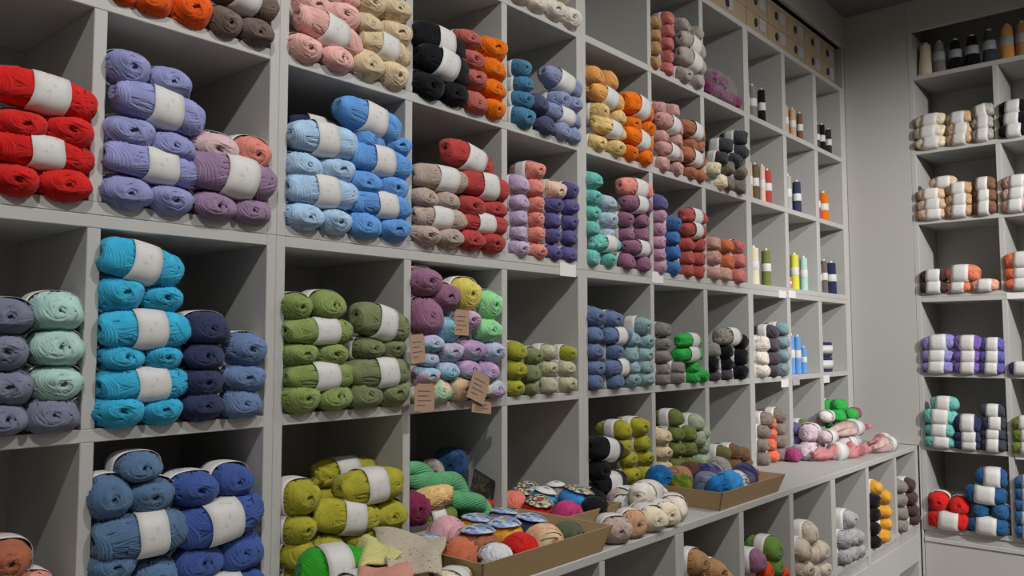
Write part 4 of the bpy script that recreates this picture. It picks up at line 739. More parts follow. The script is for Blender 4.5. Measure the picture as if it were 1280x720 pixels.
# ------------------------------------------------------------------ kraft tags hanging from the pastel skeins
tl = ['square kraft tag hanging lowest at left over the pastel skeins','tilted kraft tag with a handwritten price over the pastel skeins','small kraft tag peeking under the tilted price tag',
      'upper kraft tag hanging below the lemon yellow skein','kraft tag at the left edge beside the sky blue skein']
for i, ((u, z, w, h, t), lab) in enumerate(zip(TAGS, tl)):
    r = root_tag('kraft_tag', (u, (-.045, -.047, -.041, -.03, -.04)[i], z), lab, 'paper tag', 'kraft tags on the pastel skeins')
    r.rotation_euler = (0, math.radians(t), 0)
    L = bpy.data.meshes.new('tag_card')
    c = .25*w
    pts = [(-w/2, -h/2), (w/2, -h/2), (w/2, h/2-c*.5), (w/2-c*.5, h/2), (-w/2+c*.5, h/2), (-w/2, h/2-c*.5)]
    V = [(x, 0, y) for x, y in pts]+[(x, .0012, y) for x, y in pts]; n = len(pts)
    F = [tuple(range(n)), tuple(range(2*n-1, n-1, -1))]+[(j, j+n, (j+1) % n+n, (j+1) % n) for j in range(n)]
    L.from_pydata(V, [], F); link('tag_card', L, KRAFT, r)
    for q in range(4):
        ww = w*(.62, .5, .66, .4)[q]
        box('printed_line', -w*.35, -w*.35+ww, -.0008, .0002, h*(.22-.17*q), h*(.22-.17*q)+.0016, INK, r, 0)

# ------------------------------------------------------------------ trays
def tray(label, x0, x1, y0, y1, h, fl, shade=CARD):
    r = root_tag('cardboard_tray', ((x0+x1)/2, (y0+y1)/2, .0003), label, 'tray', 'open cardboard trays on the counter')
    cx, cy = r.location.x, r.location.y; t = .0035
    X0, X1, Y0, Y1 = x0-cx, x1-cx, y0-cy, y1-cy
    i0, i1, j0, j1 = X0+fl, X1-fl, Y0+fl, Y1-fl
    box('tray_bottom', i0, i1, j0, j1, 0, t, shade, r, .0005)
    def wall(nm, a, b, A, B, inn):
        # a,b bottom corners, A,B top corners; inn = inward vector
        V = [Vector((*a, 0)), Vector((*b, 0)), Vector((*B, h)), Vector((*A, h))]
        W = [v+Vector((inn[0]*t, inn[1]*t, 0)) for v in V]
        me = bpy.data.meshes.new(nm); me.from_pydata(V+W, [], [(0,1,2,3),(7,6,5,4),(0,4,5,1),(1,5,6,2),(2,6,7,3),(3,7,4,0)])
        bm = bmesh.new(); bm.from_mesh(me); bmesh.ops.recalc_face_normals(bm, faces=bm.faces); bm.to_mesh(me); bm.free()
        link(nm, me, shade, r)
    wall('tray_side', (i0, j0), (i1, j0), (X0, Y0), (X1, Y0), (0, 1)); wall('tray_side', (i0, j1), (i1, j1), (X0, Y1), (X1, Y1), (0, -1))
    wall('tray_end', (i0, j0), (i0, j1), (X0, Y0), (X0, Y1), (1, 0)); wall('tray_end', (i1, j0), (i1, j1), (X1, Y0), (X1, Y1), (-1, 0))
    return r
tray('front cardboard tray holding yarn cakes with blue picture labels', .272, .722, -.308, -.012, .060, .020)
tray('cardboard tray behind the front one, holding fuchsia, black and blue cakes', .742, .985, -.158, .170, .055, .012)
tray('right cardboard tray beside the white skeins, holding sea blue cakes', 1.285, 1.735, -.305, -.012, .057, .020)
# cakes: oblate wound balls, optional round picture label on top
CAKE = [ball_mesh('yarn_cake_mesh_%d' % i, 300+i, half=(.05, .05, .05), n=2.15, layers=((1.15, 30, 1), (1.3, 26, -1)), top=(3, 5), sr=.0018, lump=.02) for i in range(3)]
for me in CAKE: me.materials.append(YARN)
def disc_label(name, mat):
    V, F = [], []; nu = 28; prof = [(.010, .0535), (.026, .0520), (.038, .0480), (.047, .0425), (.047, .0415), (.038, .0468), (.026, .0508), (.010, .0523)]
    for r, z in prof:
        for j in range(nu):
            a = 2*PI*j/nu; V.append((r*math.cos(a), r*math.sin(a), z+(.0022*math.sin(2*a+.6)+.0018*math.sin(3*a))*(r/.047)**2))
    m = len(prof)
    for i in range(m):
        for j in range(nu): F.append((i*nu+j, i*nu+(j+1) % nu, ((i+1) % m)*nu+(j+1) % nu, ((i+1) % m)*nu+j))
    me = from_np(name, V, F); recalc(me); me.materials.append(mat); return me
DL = {'blue': disc_label('blue_disc_mesh', BLUELAB), 'floral': disc_label('floral_disc_mesh', FLORLAB), 'white': disc_label('white_disc_mesh', PAPER)}
cake_multi = {}
def cake(colname, x, y, z, r, hh, lab, label, rot=(0, 0, 0), group='yarn cakes in the trays'):
    global SEQ
    SEQ += 1; me = CAKE[SEQ % 3]
    if colname in MULTI:
        key = (me.name, colname)
        if key not in cake_multi: c = me.copy(); c.materials.clear(); c.materials.append(MULTI[colname]); cake_multi[key] = c
        me = cake_multi[key]
    o = link('yarn_cake', me); o.location = (x, y, z); o.scale = (r/.05, r/.05, hh/.1)
    o.rotation_euler = (rot[0], rot[1], random.uniform(0, 6) if not lab else rot[2]); o.color = jitter(albedo(colname))
    if lab: link('picture_label', DL[lab], parent=o)
    tag(o, label, 'yarn cake', group)
cake('clay orange', .325, -.19, .044, .043, .078, None, 'clay orange yarn cake at the left end of the front tray')
cake('cool white', .375, -.248, .038, .038, .066, None, 'silvery white yarn cake at the near corner of the front tray')
cake('red', .455, -.246, .042, .040, .074, None, 'red yarn cake against the near side of the front tray')
cake('pastel peach', .540, -.244, .044, .044, .078, None, 'peach yarn cake right of the red one in the front tray')
cake('olive dark', .630, -.242, .040, .040, .068, None, 'dark olive yarn cake at the right of the front tray')
cake('rust', .405, -.168, .047, .043, .085, 'blue', 'yarn cake under a blue picture label behind the white one, front tray')
cake('navy', .585, -.165, .046, .043, .080, 'blue', 'navy yarn cake under a blue picture label beside the olive one', (.1, .1, 0))
cake('mustard', .495, -.165, .048, .043, .085, 'blue', 'mustard yarn cake with blue label in the middle of the front tray', (.05, -.05, 0))
cake('pale rose', .400, -.078, .052, .044, .095, None, 'pale rose yarn cake at the back of the front tray')
cake('wool grey', .322, -.098, .040, .040, .070, 'blue', 'grey yarn cake with blue label at the back left of the tray', (-.12, .1, 0))
cake('mustard', .500, -.072, .046, .043, .080, 'blue', 'mustard yarn cake with blue label at the back of the front tray', (.08, .1, 0))
cake('pastel lilac', .600, -.070, .045, .043, .078, 'blue', 'lilac yarn cake with blue label, back right of the front tray', (0, .15, 0))
cake('sky blue', .925, -.050, .058, .048, .070, 'floral', 'bright blue yarn cake with floral label in the second tray', (.22, .12, 0))
cake('black', .905, -.125, .042, .038, .074, None, 'black yarn cake at the near right of the second tray')
cake('fuchsia', .805, -.108, .042, .040, .074, None, 'fuchsia yarn cake at the near side of the second tray')
cake('red', .795, -.020, .044, .042, .066, 'floral', 'raspberry red yarn cake with floral label in the second tray', (.25, -.1, 0))
cake('coral red', .785, .062, .046, .040, .084, None, 'coral yarn cake at the left end of the second tray')
cake('turquoise', .865, .020, .050, .036, .080, 'white', 'turquoise yarn cake with white label in the second tray', (.2, .1, 0))
cake('teal', .885, .095, .050, .045, .075, 'floral', 'dark teal yarn cake with floral label at the back of second tray', (.28, -.15, 0))
cake('wool grey', .960-.012, .040, .050, .034, .085, 'white', 'grey yarn cake with white label at the back of second tray')
cake('sea blue shaded', 1.350, -.060, .056, .043, .098, None, 'tall sea blue yarn cake at the back left of the right tray')
cake('green and orange', 1.345, -.140, .046, .038, .080, None, 'green-to-orange yarn cake at the left of the right tray')
cake('blue and mauve', 1.400, -.195, .050, .042, .086, None, 'blue and mauve yarn cake in the middle left of right tray')
cake('sea blue shaded', 1.378, -.246, .046, .040, .082, None, 'large sea blue yarn cake at the near corner of right tray')
cake('sky blue', 1.458, -.240, .050, .043, .088, None, 'bright blue yarn cake next to the near corner of right tray')
cake('tan brown', 1.440, -.075, .050, .043, .088, None, 'tan yarn cake at the back of the right tray')
cake('cocoa brown', 1.530, -.065, .052, .043, .090, None, 'dark brown yarn cake at the back of the right tray')
cake('cool white', 1.535, -.225, .044, .040, .078, None, 'whitish yarn cake in the middle of the right tray')
cake('space-dyed indigo', 1.500, -.150, .055, .042, .094, None, 'space-dyed indigo yarn cake in the middle of right tray')
cake('space-dyed indigo', 1.615, -.215, .052, .042, .090, None, 'space-dyed indigo yarn cake near the right end of the tray')
cake('wool grey', 1.625, -.120, .058, .043, .098, None, 'grey-brown yarn cake at the back right of the right tray')
cake('clay orange', 1.685, -.205, .042, .032, .072, None, 'small clay orange yarn cake at the right end of the tray')

# ------------------------------------------------------------------ loose balls on the counter
def loose(colname, x, y, z, L, h, yaw, label, w=None, kind='E', tilt=0, band=True, group=None):
    o = put_ball('E', colname, Vector((x, y, z)), 0, w or h*1.1, h, length=L, band=band)
    o.rotation_euler = (math.radians(tilt), 0, math.radians(yaw)+PI/2)
    tag(o, label, 'yarn ball', group); return o
WG = 'white and cream skeins on the counter'
loose('taupe pink', .800, -.250, .031, .110, .062, 62, 'taupe ball at the near end of the cream group on the counter', w=.072, group=WG)
loose('toffee', .885, -.245, .031, .110, .062, 66, 'toffee brown ball beside the taupe one on the counter', w=.070, group=WG)
loose('cream', .968, -.245, .031, .130, .062, 68, 'cream ball right of the toffee one, coiled end to front', w=.072, group=WG)
loose('cream', 1.046, -.240, .030, .125, .060, 70, 'second cream ball right of the toffee one on the counter', w=.070, group=WG)
loose('ivory', 1.135, -.225, .031, .150, .062, 40, 'ivory skein lying nearest the right tray', w=.072, group=WG)
loose('white', 1.180, -.130, .033, .150, .064, 5, 'white skein lying furthest back beside the right tray', w=.072, group=WG)
loose('white', 1.052, -.135, .033, .120, .064, 12, 'white skein in the middle of the cream group', w=.070, group=WG)
loose('ivory', 1.060, -.190, .076, .150, .056, 10, 'ivory skein lying on top of the cream group', w=.066, group=WG)
loose('taupe pink', 1.165, -.050, .030, .140, .058, 4, 'taupe skein at the back of the group, beside the shelf', w=.066, group=WG)
loose('kelly green', .078, -.088, .048, .150, .088, -12, 'large bright green ball with white band at the bottom edge', w=.084)
loose('khaki', .040+.03, -.175, .031, .110, .060, 5, 'khaki ball below the lime pile at the bottom left', w=.066)
loose('cream', .235, -.262+.0, .026, .10, .048, 20, 'cream ball squeezed in front of the cardboard tray', w=.056)
# ------------------------------------------------------------------ jumble in the cubby behind the front tray
JG = 'jumble behind the front tray'
loose('deep blue', .612, .125, .172, .095, .082, 40, 'fuzzy deep blue ball on top of the jumble behind the tray', w=.085, band=False, group=JG)
loose('deep blue', .612, .140, .095, .11, .075, 20, 'deep blue ball under the fuzzy blue one behind the tray', w=.085, group=JG)
loose('navy', .610, .150, .030, .12, .060, 10, 'navy ball at the bottom of the jumble behind the tray', w=.085, group=JG)
loose('wool grey', .535, .115, .168, .08, .050, 60, 'light grey ball beside the fuzzy blue one, behind the tray', w=.052, band=False, group=JG)
loose('wool grey', .470, .150, .170, .08, .050, 70, 'grey-pink ball at the back left of the jumble', w=.052, band=False, group=JG)
loose('black', .530, .165, .125, .12, .050, 10, 'black ball at the back of the jumble behind the tray', w=.075, group=JG)
loose('charcoal', .500, .150, .078, .13, .055, 0, 'charcoal ball low in the jumble behind the tray', w=.080, group=JG)
loose('charcoal', .470, .150, .028, .14, .056, 0, 'charcoal ball on the counter under the jumble', w=.090, group=JG)
loose('sky blue', .515, .075, .108, .10, .046, -25, 'blue ball under the jade hank behind the tray', w=.055, group=JG)
loose('teal', .510, .075, .060, .12, .054, 0, 'teal ball under the blue one behind the front tray', w=.065, group=JG)
loose('plum grey', .500, .075, .018, .12, .034, 0, 'plum grey ball lowest behind the front tray', w=.065, group=JG)
loose('plum red', .396, .035, .105, .09, .072, 80, 'plum red ball at the left edge of the jumble', w=.062, band=False, group=JG)
loose('plum grey', .396, .040, .040, .10, .075, 85, 'plum grey ball below the plum red one', w=.060, group=JG)
loose('soft yellow', .445, .020, .122, .11, .050, -38, 'soft yellow ball beside the plum red one behind the tray', w=.058, tilt=-14, band=False, group=JG)
loose('olive green', .455, .020, .070, .11, .056, -20, 'olive ball with white band under the soft yellow one', w=.060, group=JG)
loose('charcoal', .455, .020, .022, .12, .042, 0, 'charcoal ball on the counter under the olive one', w=.06, group=JG)
loose('red', .640, .030, .080, .05, .030, 20, 'small red ball beside the jade hank end', w=.04, band=False, group=JG)
loose('wool grey', .640, .030, .033, .07, .062, 80, 'grey ball at the right edge of the jumble', w=.055, group=JG)
loose('charcoal', .560, .010, .030, .11, .050, 0, 'charcoal ball under the jade hank in the middle', w=.060, group=JG)
# twisted hanks
def tube_path(P3, rad, nu=10):
    P3 = [Vector(p) for p in P3]; V, F = [], []; n = len(P3); up = Vector((0, 0, 1))
    for i, p in enumerate(P3):
        t = (P3[min(n-1, i+1)]-P3[max(0, i-1)]).normalized(); s = t.cross(up)
        if s.length < .1: s = t.cross(Vector((0, 1, 0)))
        s.normalize(); b = s.cross(t)
        r = rad[i] if hasattr(rad, '__len__') else rad
        for j in range(nu):
            a = 2*PI*j/nu; V.append(p+s*math.cos(a)*r+b*math.sin(a)*r)
    for i in range(n-1):
        for j in range(nu): F.append((i*nu+j, i*nu+(j+1) % nu, (i+1)*nu+(j+1) % nu, (i+1)*nu+j))
    V.append(P3[0]); V.append(P3[-1]); k = len(V)
    for j in range(nu): F.append((k-2, (j+1) % nu, j)); F.append((k-1, (n-1)*nu+j, (n-1)*nu+(j+1) % nu))
    return V, F
def hank(name, label, pts, R, twists, colname, band_t=None, seed=0, group=None):
    """two plies twisted about each other, each made of parallel strands"""
    r = random.Random(seed)
    pts = [Vector(p) for p in pts]; N = 54
    def cp(t):
        f = t*(len(pts)-1); i = min(int(f), len(pts)-2); u = f-i
        p0 = pts[max(0, i-1)]; p1 = pts[i]; p2 = pts[i+1]; p3 = pts[min(len(pts)-1, i+2)]
        return .5*((2*p1)+(-p0+p2)*u+(2*p0-5*p1+4*p2-p3)*u*u+(-p0+3*p1-3*p2+p3)*u**3)
    cen = [cp(i/N) for i in range(N+1)]
    V, F = [], []
    for s in (0, 1):
        ply = []; rr = []; frames = []
        for i in range(N+1):
            t = i/N; tan = (cen[min(N, i+1)]-cen[max(0, i-1)]).normalized(); sd = tan.cross(Vector((0, 0, 1))).normalized(); b = sd.cross(tan)
            a = twists*2*PI*t+s*PI; env = min(1, math.sin(PI*min(max(t, .02), .98))**.45)
            ply.append(cen[i]+(sd*math.cos(a)+b*math.sin(a))*R*.46*env); rr.append(R*.54*max(.28, env)); frames.append((sd, b))
        v, f = tube_path(ply, [q*.93 for q in rr], 12); o = len(V); V += v; F += [tuple(x+o for x in q) for q in f]
        K = 14
        for k in range(K):
            path = []
            for i in range(N+1):
                sd, b = frames[i]; a = 2*PI*k/K+2.2*2*PI*i/N+.05*math.sin(i*.7+k)
                path.append(ply[i]+(sd*math.cos(a)+b*math.sin(a))*rr[i]*.93)
            v, f = tube_path(path, R*.085, 4); o = len(V); V += v; F += [tuple(x+o for x in q) for q in f]
    base = Vector(cen[N//2])
    me = from_np(name, [tuple(Vector(v)-base) for v in V], F); recalc(me)
    o = link('yarn_hank', me, MULTI.get(colname, YARN)); o.location = base; o.color = albedo(colname)
    tag(o, label, 'yarn hank', group)
    for bt in (band_t or ()):
        i = int(bt*N); c = cen[i]-base; tan = (cen[min(N, i+1)]-cen[max(0, i-1)]).normalized()
        me2 = lathe('hank_band', [(R*1.1, -.024), (R*1.1, .024), (R*1.07, .024), (R*1.07, -.024)], 28, BAND)
        bo = link('paper_band', me2, parent=o); bo.location = c; bo.rotation_euler = tan.to_track_quat('Z', 'Y').to_euler()
    return o
hank('jade_hank', 'jade green twisted hank draped over the jumble behind the front tray', [(.375,.075,.190),(.445,.060,.170),(.505,.035,.140),(.548,.010,.104),(.588,-.002,.066),(.622,.022,.086)], .042, 1.7, 'jade green', seed=3)
SG = 'pink skeins in the counter corner'
hank('pink_hank', 'rose pink twisted skein with white band nearest the counter edge', [(2.44,-.125,.034),(2.56,-.165,.035),(2.68,-.205,.036),(2.80,-.235,.034)], .036, 2.0, 'rose shaded', [.42], 5, SG)
hank('blush_hank', 'blush skein with white band lying over the pink ones', [(2.72,-.085,.100),(2.84,-.115,.104),(2.98,-.150,.100)], .032, .5, 'blush shaded', [.78], 6, SG)
hank('rose_hank', 'dusty rose skein with white band behind the blush one', [(2.88,-.050,.094),(3.00,-.085,.100),(3.16,-.135,.094)], .032, .6, 'rose shaded', [.55], 7, SG)
hank('blush_hank', 'blush skein at the right front with a white band at its end', [(2.84,-.238,.032),(2.94,-.250,.034),(3.06,-.258,.032)], .032, .5, 'blush shaded', [.75], 8, SG)
hank('rose_hank', 'dusty rose skein at the far right with two-tone white band', [(2.98,-.180,.032),(3.10,-.195,.034),(3.23,-.205,.032)], .032, .5, 'rose shaded', [.6], 9, SG)
loose('blush shaded', 2.60, -.055, .104, .12, .070, 8, 'blush ball with white band on top of the pink skeins, left', w=.078, group=SG)
loose('blush shaded', 2.60, -.055, .034, .14, .066, 8, 'blush ball lowest at the back of the pink skeins', w=.078, group=SG)
loose('blush shaded', 2.62, -.125, .090, .11, .050, -12, 'small blush ball with white band between the pink skeins', w=.055, group=SG)
loose('rose shaded', 2.50, -.055, .030, .10, .058, 60, 'dusty rose ball at the left end of the pink skeins', w=.064, band=False, group=SG)
loose('magenta', 2.42, -.045, .026, .09, .050, 60, 'magenta ball furthest left beside the pink skeins', w=.054, band=False, group=SG)
loose('rose shaded', 2.76, -.055, .034, .16, .066, -4, 'dusty rose ball low at the back of the pink skeins', w=.078, group=SG)
loose('rose shaded', 2.90, -.110, .033, .15, .062, -14, 'dusty rose ball under the blush skein', w=.070, group=SG)
loose('rose shaded', 3.05, -.060, .033, .16, .062, -8, 'dusty rose ball under the green balls in the corner', w=.078, group=SG)
for (x, y, z, lab) in ((2.97,-.040,.150,'bright green ball lowest at left in the corner heap'),(3.06,-.070,.150,'bright green ball lowest at right in the corner heap'),(2.99,-.045,.196,'bright green ball topmost in the corner heap')):
    loose('bright green', x, y, z, .085, .056, 30, lab, w=.07, band=False, group='bright green balls in the corner heap')
loose('white', 2.90, -.020, .150, .11, .05, 5, 'white-banded ball behind the bright green balls', w=.055)
loose('magenta', 3.18, -.050, .150, .08, .05, 40, 'pink ball right of the bright green ones in the corner', w=.055, band=False)
# picture card propped among the jumble
pc = box('picture_card', -.045, .045, -.001, .001, -.028, .028, floral_mat('dark_picture_card', P((16,16,14),(26,32,18),(20,19,16),(52,46,28),(12,12,10)), 110), None, 0)
pc.location = (.625, .020, .128); pc.rotation_euler = (-.2, .5, .0); tag(pc, 'dark printed picture card propped beside the fuzzy blue ball', 'card')

# ------------------------------------------------------------------ magenta yarn in a clear plastic bag (upper right cubby)
for i, (x, z) in enumerate(((1.86,1.452),(1.94,1.452),(2.02,1.450),(2.09,1.448),(1.90,1.500),(1.98,1.498))):
    o = put_ball('E', 'dark magenta', Vector((x, .055, z)), 0, .070, .056, band=False)
    tag(o, 'magenta ball inside the clear plastic bag, %s' % ('first from left','second from left','third from left','rightmost','upper left','upper right')[i], 'yarn ball', 'magenta balls in the plastic bag')
mbag, nt, b = new_mat('clear_plastic'); b.inputs['Roughness'].default_value = .12; b.inputs['Base Color'].default_value = (.92, .92, .95, 1); b.inputs['Alpha'].default_value = .14; b.inputs['Specular IOR Level'].default_value = .9
nn = nt.nodes.new('ShaderNodeTexNoise'); nn.inputs['Scale'].default_value = 45; bb = nt.nodes.new('ShaderNodeBump'); bb.inputs['Distance'].default_value = .01; nt.links.new(nn.outputs['Fac'], bb.inputs['Height']); nt.links.new(bb.outputs['Normal'], b.inputs['Normal'])
V, F = [], []; nu, nv = 36, 18; r = random.Random(4)
for i in range(nv+1):
    for j in range(nu):
        th = PI*i/nv; a = 2*PI*j/nu; p = np.array([[math.sin(th)*math.cos(a), math.cos(th), math.sin(th)*math.sin(a)]])
        q = (p/((np.abs(p)**3).sum()**(1/3)))[0]; k = 1+r.uniform(-.06, .06)
        V.append((q[0]*.155*k, q[1]*.085*k, max(-.0525, q[2]*.075*k)))
for i in range(nv):
    for j in range(nu): F.append((i*nu+j, i*nu+(j+1) % nu, (i+1)*nu+(j+1) % nu, (i+1)*nu+j))
bag = link('plastic_bag', from_np('plastic_bag', V, F), mbag); bag.location = (1.972, .075, 1.4735)
tag(bag, 'clear crumpled plastic bag around magenta yarn in the upper right cubby', 'plastic bag')

# ------------------------------------------------------------------ cloths at the bottom edge
def cloth(name, label, quad, mat, thick=.004, fold=.006, n=26, seed=0, cat='cloth'):
    r = random.Random(seed); ph = [r.uniform(0, 6) for _ in range(4)]
    a, b, c, d = [Vector(q) for q in quad]; V, F = [], []
    top = []
    for i in range(n+1):
        for j in range(n+1):
            u, v = i/n, j/n
            p = (a*(1-u)+b*u)*(1-v)+(d*(1-u)+c*u)*v
            e = (4*u*(1-u)*4*v*(1-v))**.5
            z = fold*(math.sin(7*u+ph[0]+3*v)+.6*math.sin(9*v+ph[1]-4*u))+.012*e
            top.append(Vector((p.x+.004*math.sin(8*v+ph[2]), p.y+.004*math.sin(7*u+ph[3]), p.z+z)))
    m = (n+1)**2; V = top+[p-Vector((0, 0, thick)) for p in top]
    for i in range(n):
        for j in range(n):
            q = i*(n+1)+j; F.append((q, q+n+1, q+n+2, q+1)); F.append((q+m, q+1+m, q+n+2+m, q+n+1+m))
    for i in range(n):
        for (s, t) in ((i, i+1), ((i+1)*(n+1)-1+0, (i+2)*(n+1)-1), (n*(n+1)+i, n*(n+1)+i+1), (i*(n+1), (i+1)*(n+1))):
            F.append((s, t, t+m, s+m))
    base = top[m//2].copy(); me = from_np(name, [tuple(p-base) for p in V], F); recalc(me)
    o = link(name, me, mat); o.location = base; tag(o, label, cat); return o
def knit_mat(name, col, speck=None, scale=260):
    m, nt, b = new_mat(name); N, Lk = nt.nodes, nt.links; b.inputs['Roughness'].default_value = .95; b.inputs['Sheen Weight'].default_value = .2
    tc = N.new('ShaderNodeTexCoord'); w = N.new('ShaderNodeTexWave'); w.inputs['Scale'].default_value = scale/3.2; w.inputs['Distortion'].default_value = 1.5
    Lk.new(tc.outputs['Object'], w.inputs['Vector'])
    bp = N.new('ShaderNodeBump'); bp.inputs['Distance'].default_value = .002; bp.inputs['Strength'].default_value = .7; Lk.new(w.outputs['Fac'], bp.inputs['Height']); Lk.new(bp.outputs['Normal'], b.inputs['Normal'])
    v = N.new('ShaderNodeTexNoise'); v.inputs['Scale'].default_value = 180; v.inputs['Detail'].default_value = 2; Lk.new(tc.outputs['Object'], v.inputs['Vector'])
    cr = N.new('ShaderNodeValToRGB'); e = cr.color_ramp.elements
    e[0].position = .30; e[0].color = (*(speck or [q*.85 for q in col]), 1); e[1].position = .38 if speck else .6; e[1].color = (*col, 1)
    Lk.new(v.outputs['Fac'], cr.inputs['Fac']); Lk.new(cr.outputs['Color'], b.inputs['Base Color'])
    return m
TW, = P((170,160,142)); YE, = P((205,195,120)); PK, = P((205,132,115)); SP, = P((90,84,80))
cloth('knitted_swatch', 'oatmeal tweed knitted swatch hanging beside the front tray', [(.232,-.020,.100),(.295,-.185,.086),(.182,-.286,.058),(.110,-.215,.066)], knit_mat('tweed_knit', TW, SP), seed=2, cat='knitted swatch')
cloth('folded_cloth', 'pale yellow knitted cloth between the green ball and tweed swatch', [(.165,-.055,.078),(.195,-.060,.094),(.158,-.200,.084),(.085,-.165,.066)], knit_mat('yellow_knit', YE), seed=5, fold=.004)
cloth('folded_cloth', 'salmon pink knitted cloth at the very bottom edge', [(.075,-.165,.070),(.152,-.222,.068),(.100,-.330,.046),(.005,-.268,.046)], knit_mat('salmon_knit', PK), seed=8, fold=.004)
for (x, y, z, lab, cnm) in ((.165,-.115,.035,'mauve ball holding up the yellow cloth','mauve'),(.150,-.215,.030,'cream ball under the salmon cloth','cream'),(.180,-.030,.035,'mauve ball behind the yellow cloth','mauve')):
    loose(cnm, x, y, z, .10, .056, 10, lab, w=.062, band=False)

# ------------------------------------------------------------------ the smallest yarn balls, beyond the 300 largest in view, as one object
FARM = [ball_mesh('small_ball_mesh_%d' % i, 400+i, layers=((.24, 15, 1), (.55, 11, -1)), top=(3, 3), sr=.0034, ns=14) for i in range(5)]
def arrays(me):
    n = len(me.vertices); co = np.empty(n*3, 'f'); me.vertices.foreach_get('co', co)
    fs = [tuple(p.vertices) for p in me.polygons]
    return co.reshape(-1, 3), fs
CAMP = Vector((-.90760, -1.41030, .48869)); CF = Vector((math.cos(.71596)*math.cos(.0675), math.sin(.71596)*math.cos(.0675), math.sin(.0675))); CR = Vector((math.sin(.71596), -math.cos(.71596), 0)); CU = CR.cross(CF)
def score(o):
    d = o.location-CAMP; z = d.dot(CF)
    x, y = 640+1018.4*d.dot(CR)/z, 360-1018.4*d.dot(CU)/z
    a = o.scale.x*o.scale.z/(z*z)*(1.5 if o.get('hid') is None else .01)
    if x < -18 or x > 1290 or y < -14 or y > 735: a *= .001
    return a
allb = [o for o in COL.objects if o.get('category') == 'yarn ball']
allb.sort(key=score, reverse=True)
rest = allb[300:]
bpy.context.view_layer.update()
FA = [arrays(m) for m in FARM]; BA = arrays(BANDS[1])
VV, TT, LV, LS, MI = [], [], [], [], []; off = 0
for k, o in enumerate(rest):
    M4 = np.array(o.matrix_world); col = tuple(o.color)
    bands = [c for c in o.children if c.name.startswith('paper_band')]
    parts = [(FA[k % 5], M4, 0)]+[(BA, M4 @ np.array(Matrix.Translation(c.location)), 1) for c in bands]
    for (co_, fs), mm, mi in parts:
        w4 = co_ @ mm[:3, :3].T+mm[:3, 3]
        VV.append(w4); TT.append(np.tile(np.array(col, 'f'), (len(w4), 1)))
        for f in fs:
            LV.extend(q+off for q in f); LS.append(len(f)); MI.append(mi)
        off += len(w4)
    for c in bands: bpy.data.objects.remove(c)
    bpy.data.objects.remove(o)
if rest:
    VV = np.vstack(VV); base = np.array((1.8, .05, 0), 'f'); VV = (VV-base).astype('f')
    me = bpy.data.meshes.new('small_yarn_balls'); me.vertices.add(len(VV)); me.vertices.foreach_set('co', VV.ravel())
    me.loops.add(len(LV)); me.loops.foreach_set('vertex_index', np.array(LV, 'i'))
    me.polygons.add(len(LS)); LS = np.array(LS, 'i'); me.polygons.foreach_set('loop_start', np.concatenate([[0], np.cumsum(LS)[:-1]]).astype('i'))
    me.polygons.foreach_set('loop_total', LS)
    me.materials.append(YARN_SMALL); me.materials.append(BAND)
    me.polygons.foreach_set('material_index', np.array(MI, 'i')); me.polygons.foreach_set('use_smooth', np.ones(len(LS), bool))
    at = me.color_attributes.new('yarn_tint', 'FLOAT_COLOR', 'POINT'); at.data.foreach_set('color', np.vstack(TT).astype('f').ravel())
    me.update(calc_edges=True); me.validate()
    o = link('yarn_ball', me); o.location = tuple(float(v) for v in base)
    tag(o, 'all the smallest many-coloured yarn balls filling the farther cubbies and the backs of piles', 'yarn ball', kind='stuff')
for o in COL.objects:
    if o.get('hid') is not None: del o['hid']

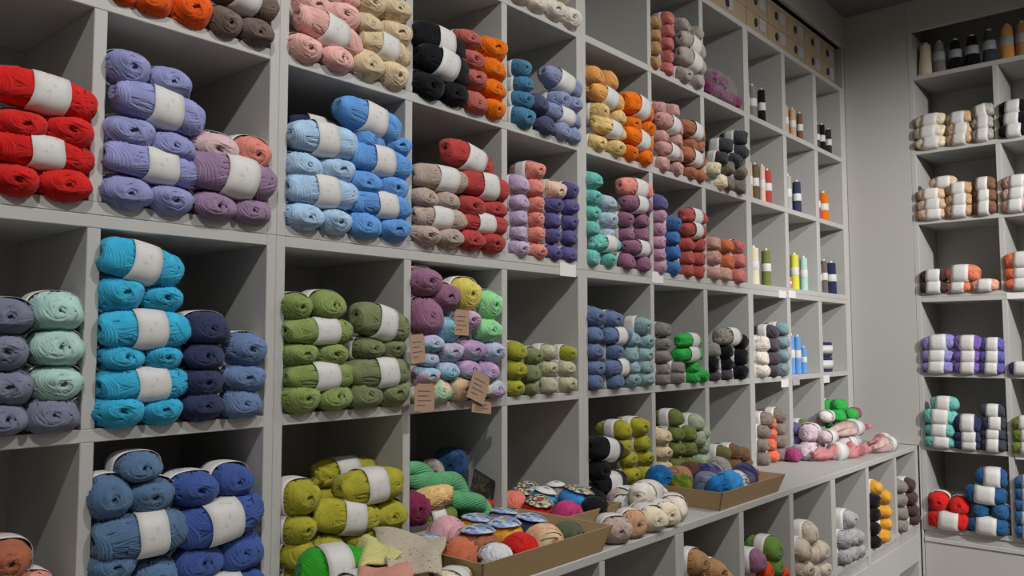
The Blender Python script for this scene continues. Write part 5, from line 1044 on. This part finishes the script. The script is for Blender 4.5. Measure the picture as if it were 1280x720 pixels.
# ------------------------------------------------------------------ light
def spot(name, loc, target, power, angle, blend, size, col=(1, .95, .88)):
    l = bpy.data.lights.new(name, 'SPOT'); l.energy = power; l.spot_size = math.radians(angle); l.spot_blend = blend; l.shadow_soft_size = size; l.color = col
    o = bpy.data.objects.new(name, l); COL.objects.link(o); o.location = loc
    o.rotation_euler = (Vector(target)-Vector(loc)).to_track_quat('-Z', 'Y').to_euler()
for i, (x, e) in enumerate(((-1.1, 74), (.35, 72), (1.8, 70))):
    spot('ceiling_and_fill_spot', (x, -1.55, 2.10), (x+.35, 0, -.15), e, 118, .85, .045, (1, .975, .945))
spot('ceiling_and_fill_spot', (1.2, -3.5, 2.05), (3.33, -.55, .35), 500, 50, .8, .06, (1, .975, .945))  # added fill spot, set far back to brighten the end wall
w = bpy.data.worlds.new('world'); sc.world = w; w.use_nodes = True
w.node_tree.nodes['Background'].inputs[0].default_value = (.5, .5, .52, 1); w.node_tree.nodes['Background'].inputs[1].default_value = .3
# added area lights behind the camera give the soft fill
for i, (x, y) in enumerate(((-1.6, -3.0), (.6, -3.0), (2.4, -3.0))):
    l = bpy.data.lights.new('fill_light', 'AREA'); l.shape = 'RECTANGLE'; l.size = 1.2; l.size_y = .6; l.energy = 6; l.color = (1, .97, .93)
    o = bpy.data.objects.new('fill_light', l); COL.objects.link(o); o.location = (x, y, 2.15)

# ------------------------------------------------------------------ camera
cam = bpy.data.cameras.new('camera'); co = bpy.data.objects.new('camera', cam); COL.objects.link(co)
co.location = (-.90760, -1.41030, .48869)
y, p, rl = math.radians(41.02179), math.radians(3.86751), math.radians(-.08164)
Fw = Vector((math.cos(y)*math.cos(p), math.sin(y)*math.cos(p), math.sin(p))); Rt = Vector((math.sin(y), -math.cos(y), 0)); Up = Rt.cross(Fw)
R2 = Rt*math.cos(rl)+Up*math.sin(rl); U2 = -Rt*math.sin(rl)+Up*math.cos(rl)
M = Matrix((R2, U2, -Fw)).transposed(); co.rotation_euler = M.to_euler()
cam.sensor_width = 36; cam.lens = 1018.37/1280*36; cam.clip_start = .05
sc.camera = co
sc.view_settings.view_transform = 'Standard'; sc.view_settings.look = 'None'; sc.view_settings.gamma = 1; sc.view_settings.use_curve_mapping = False
sc.view_settings.exposure = EXPO
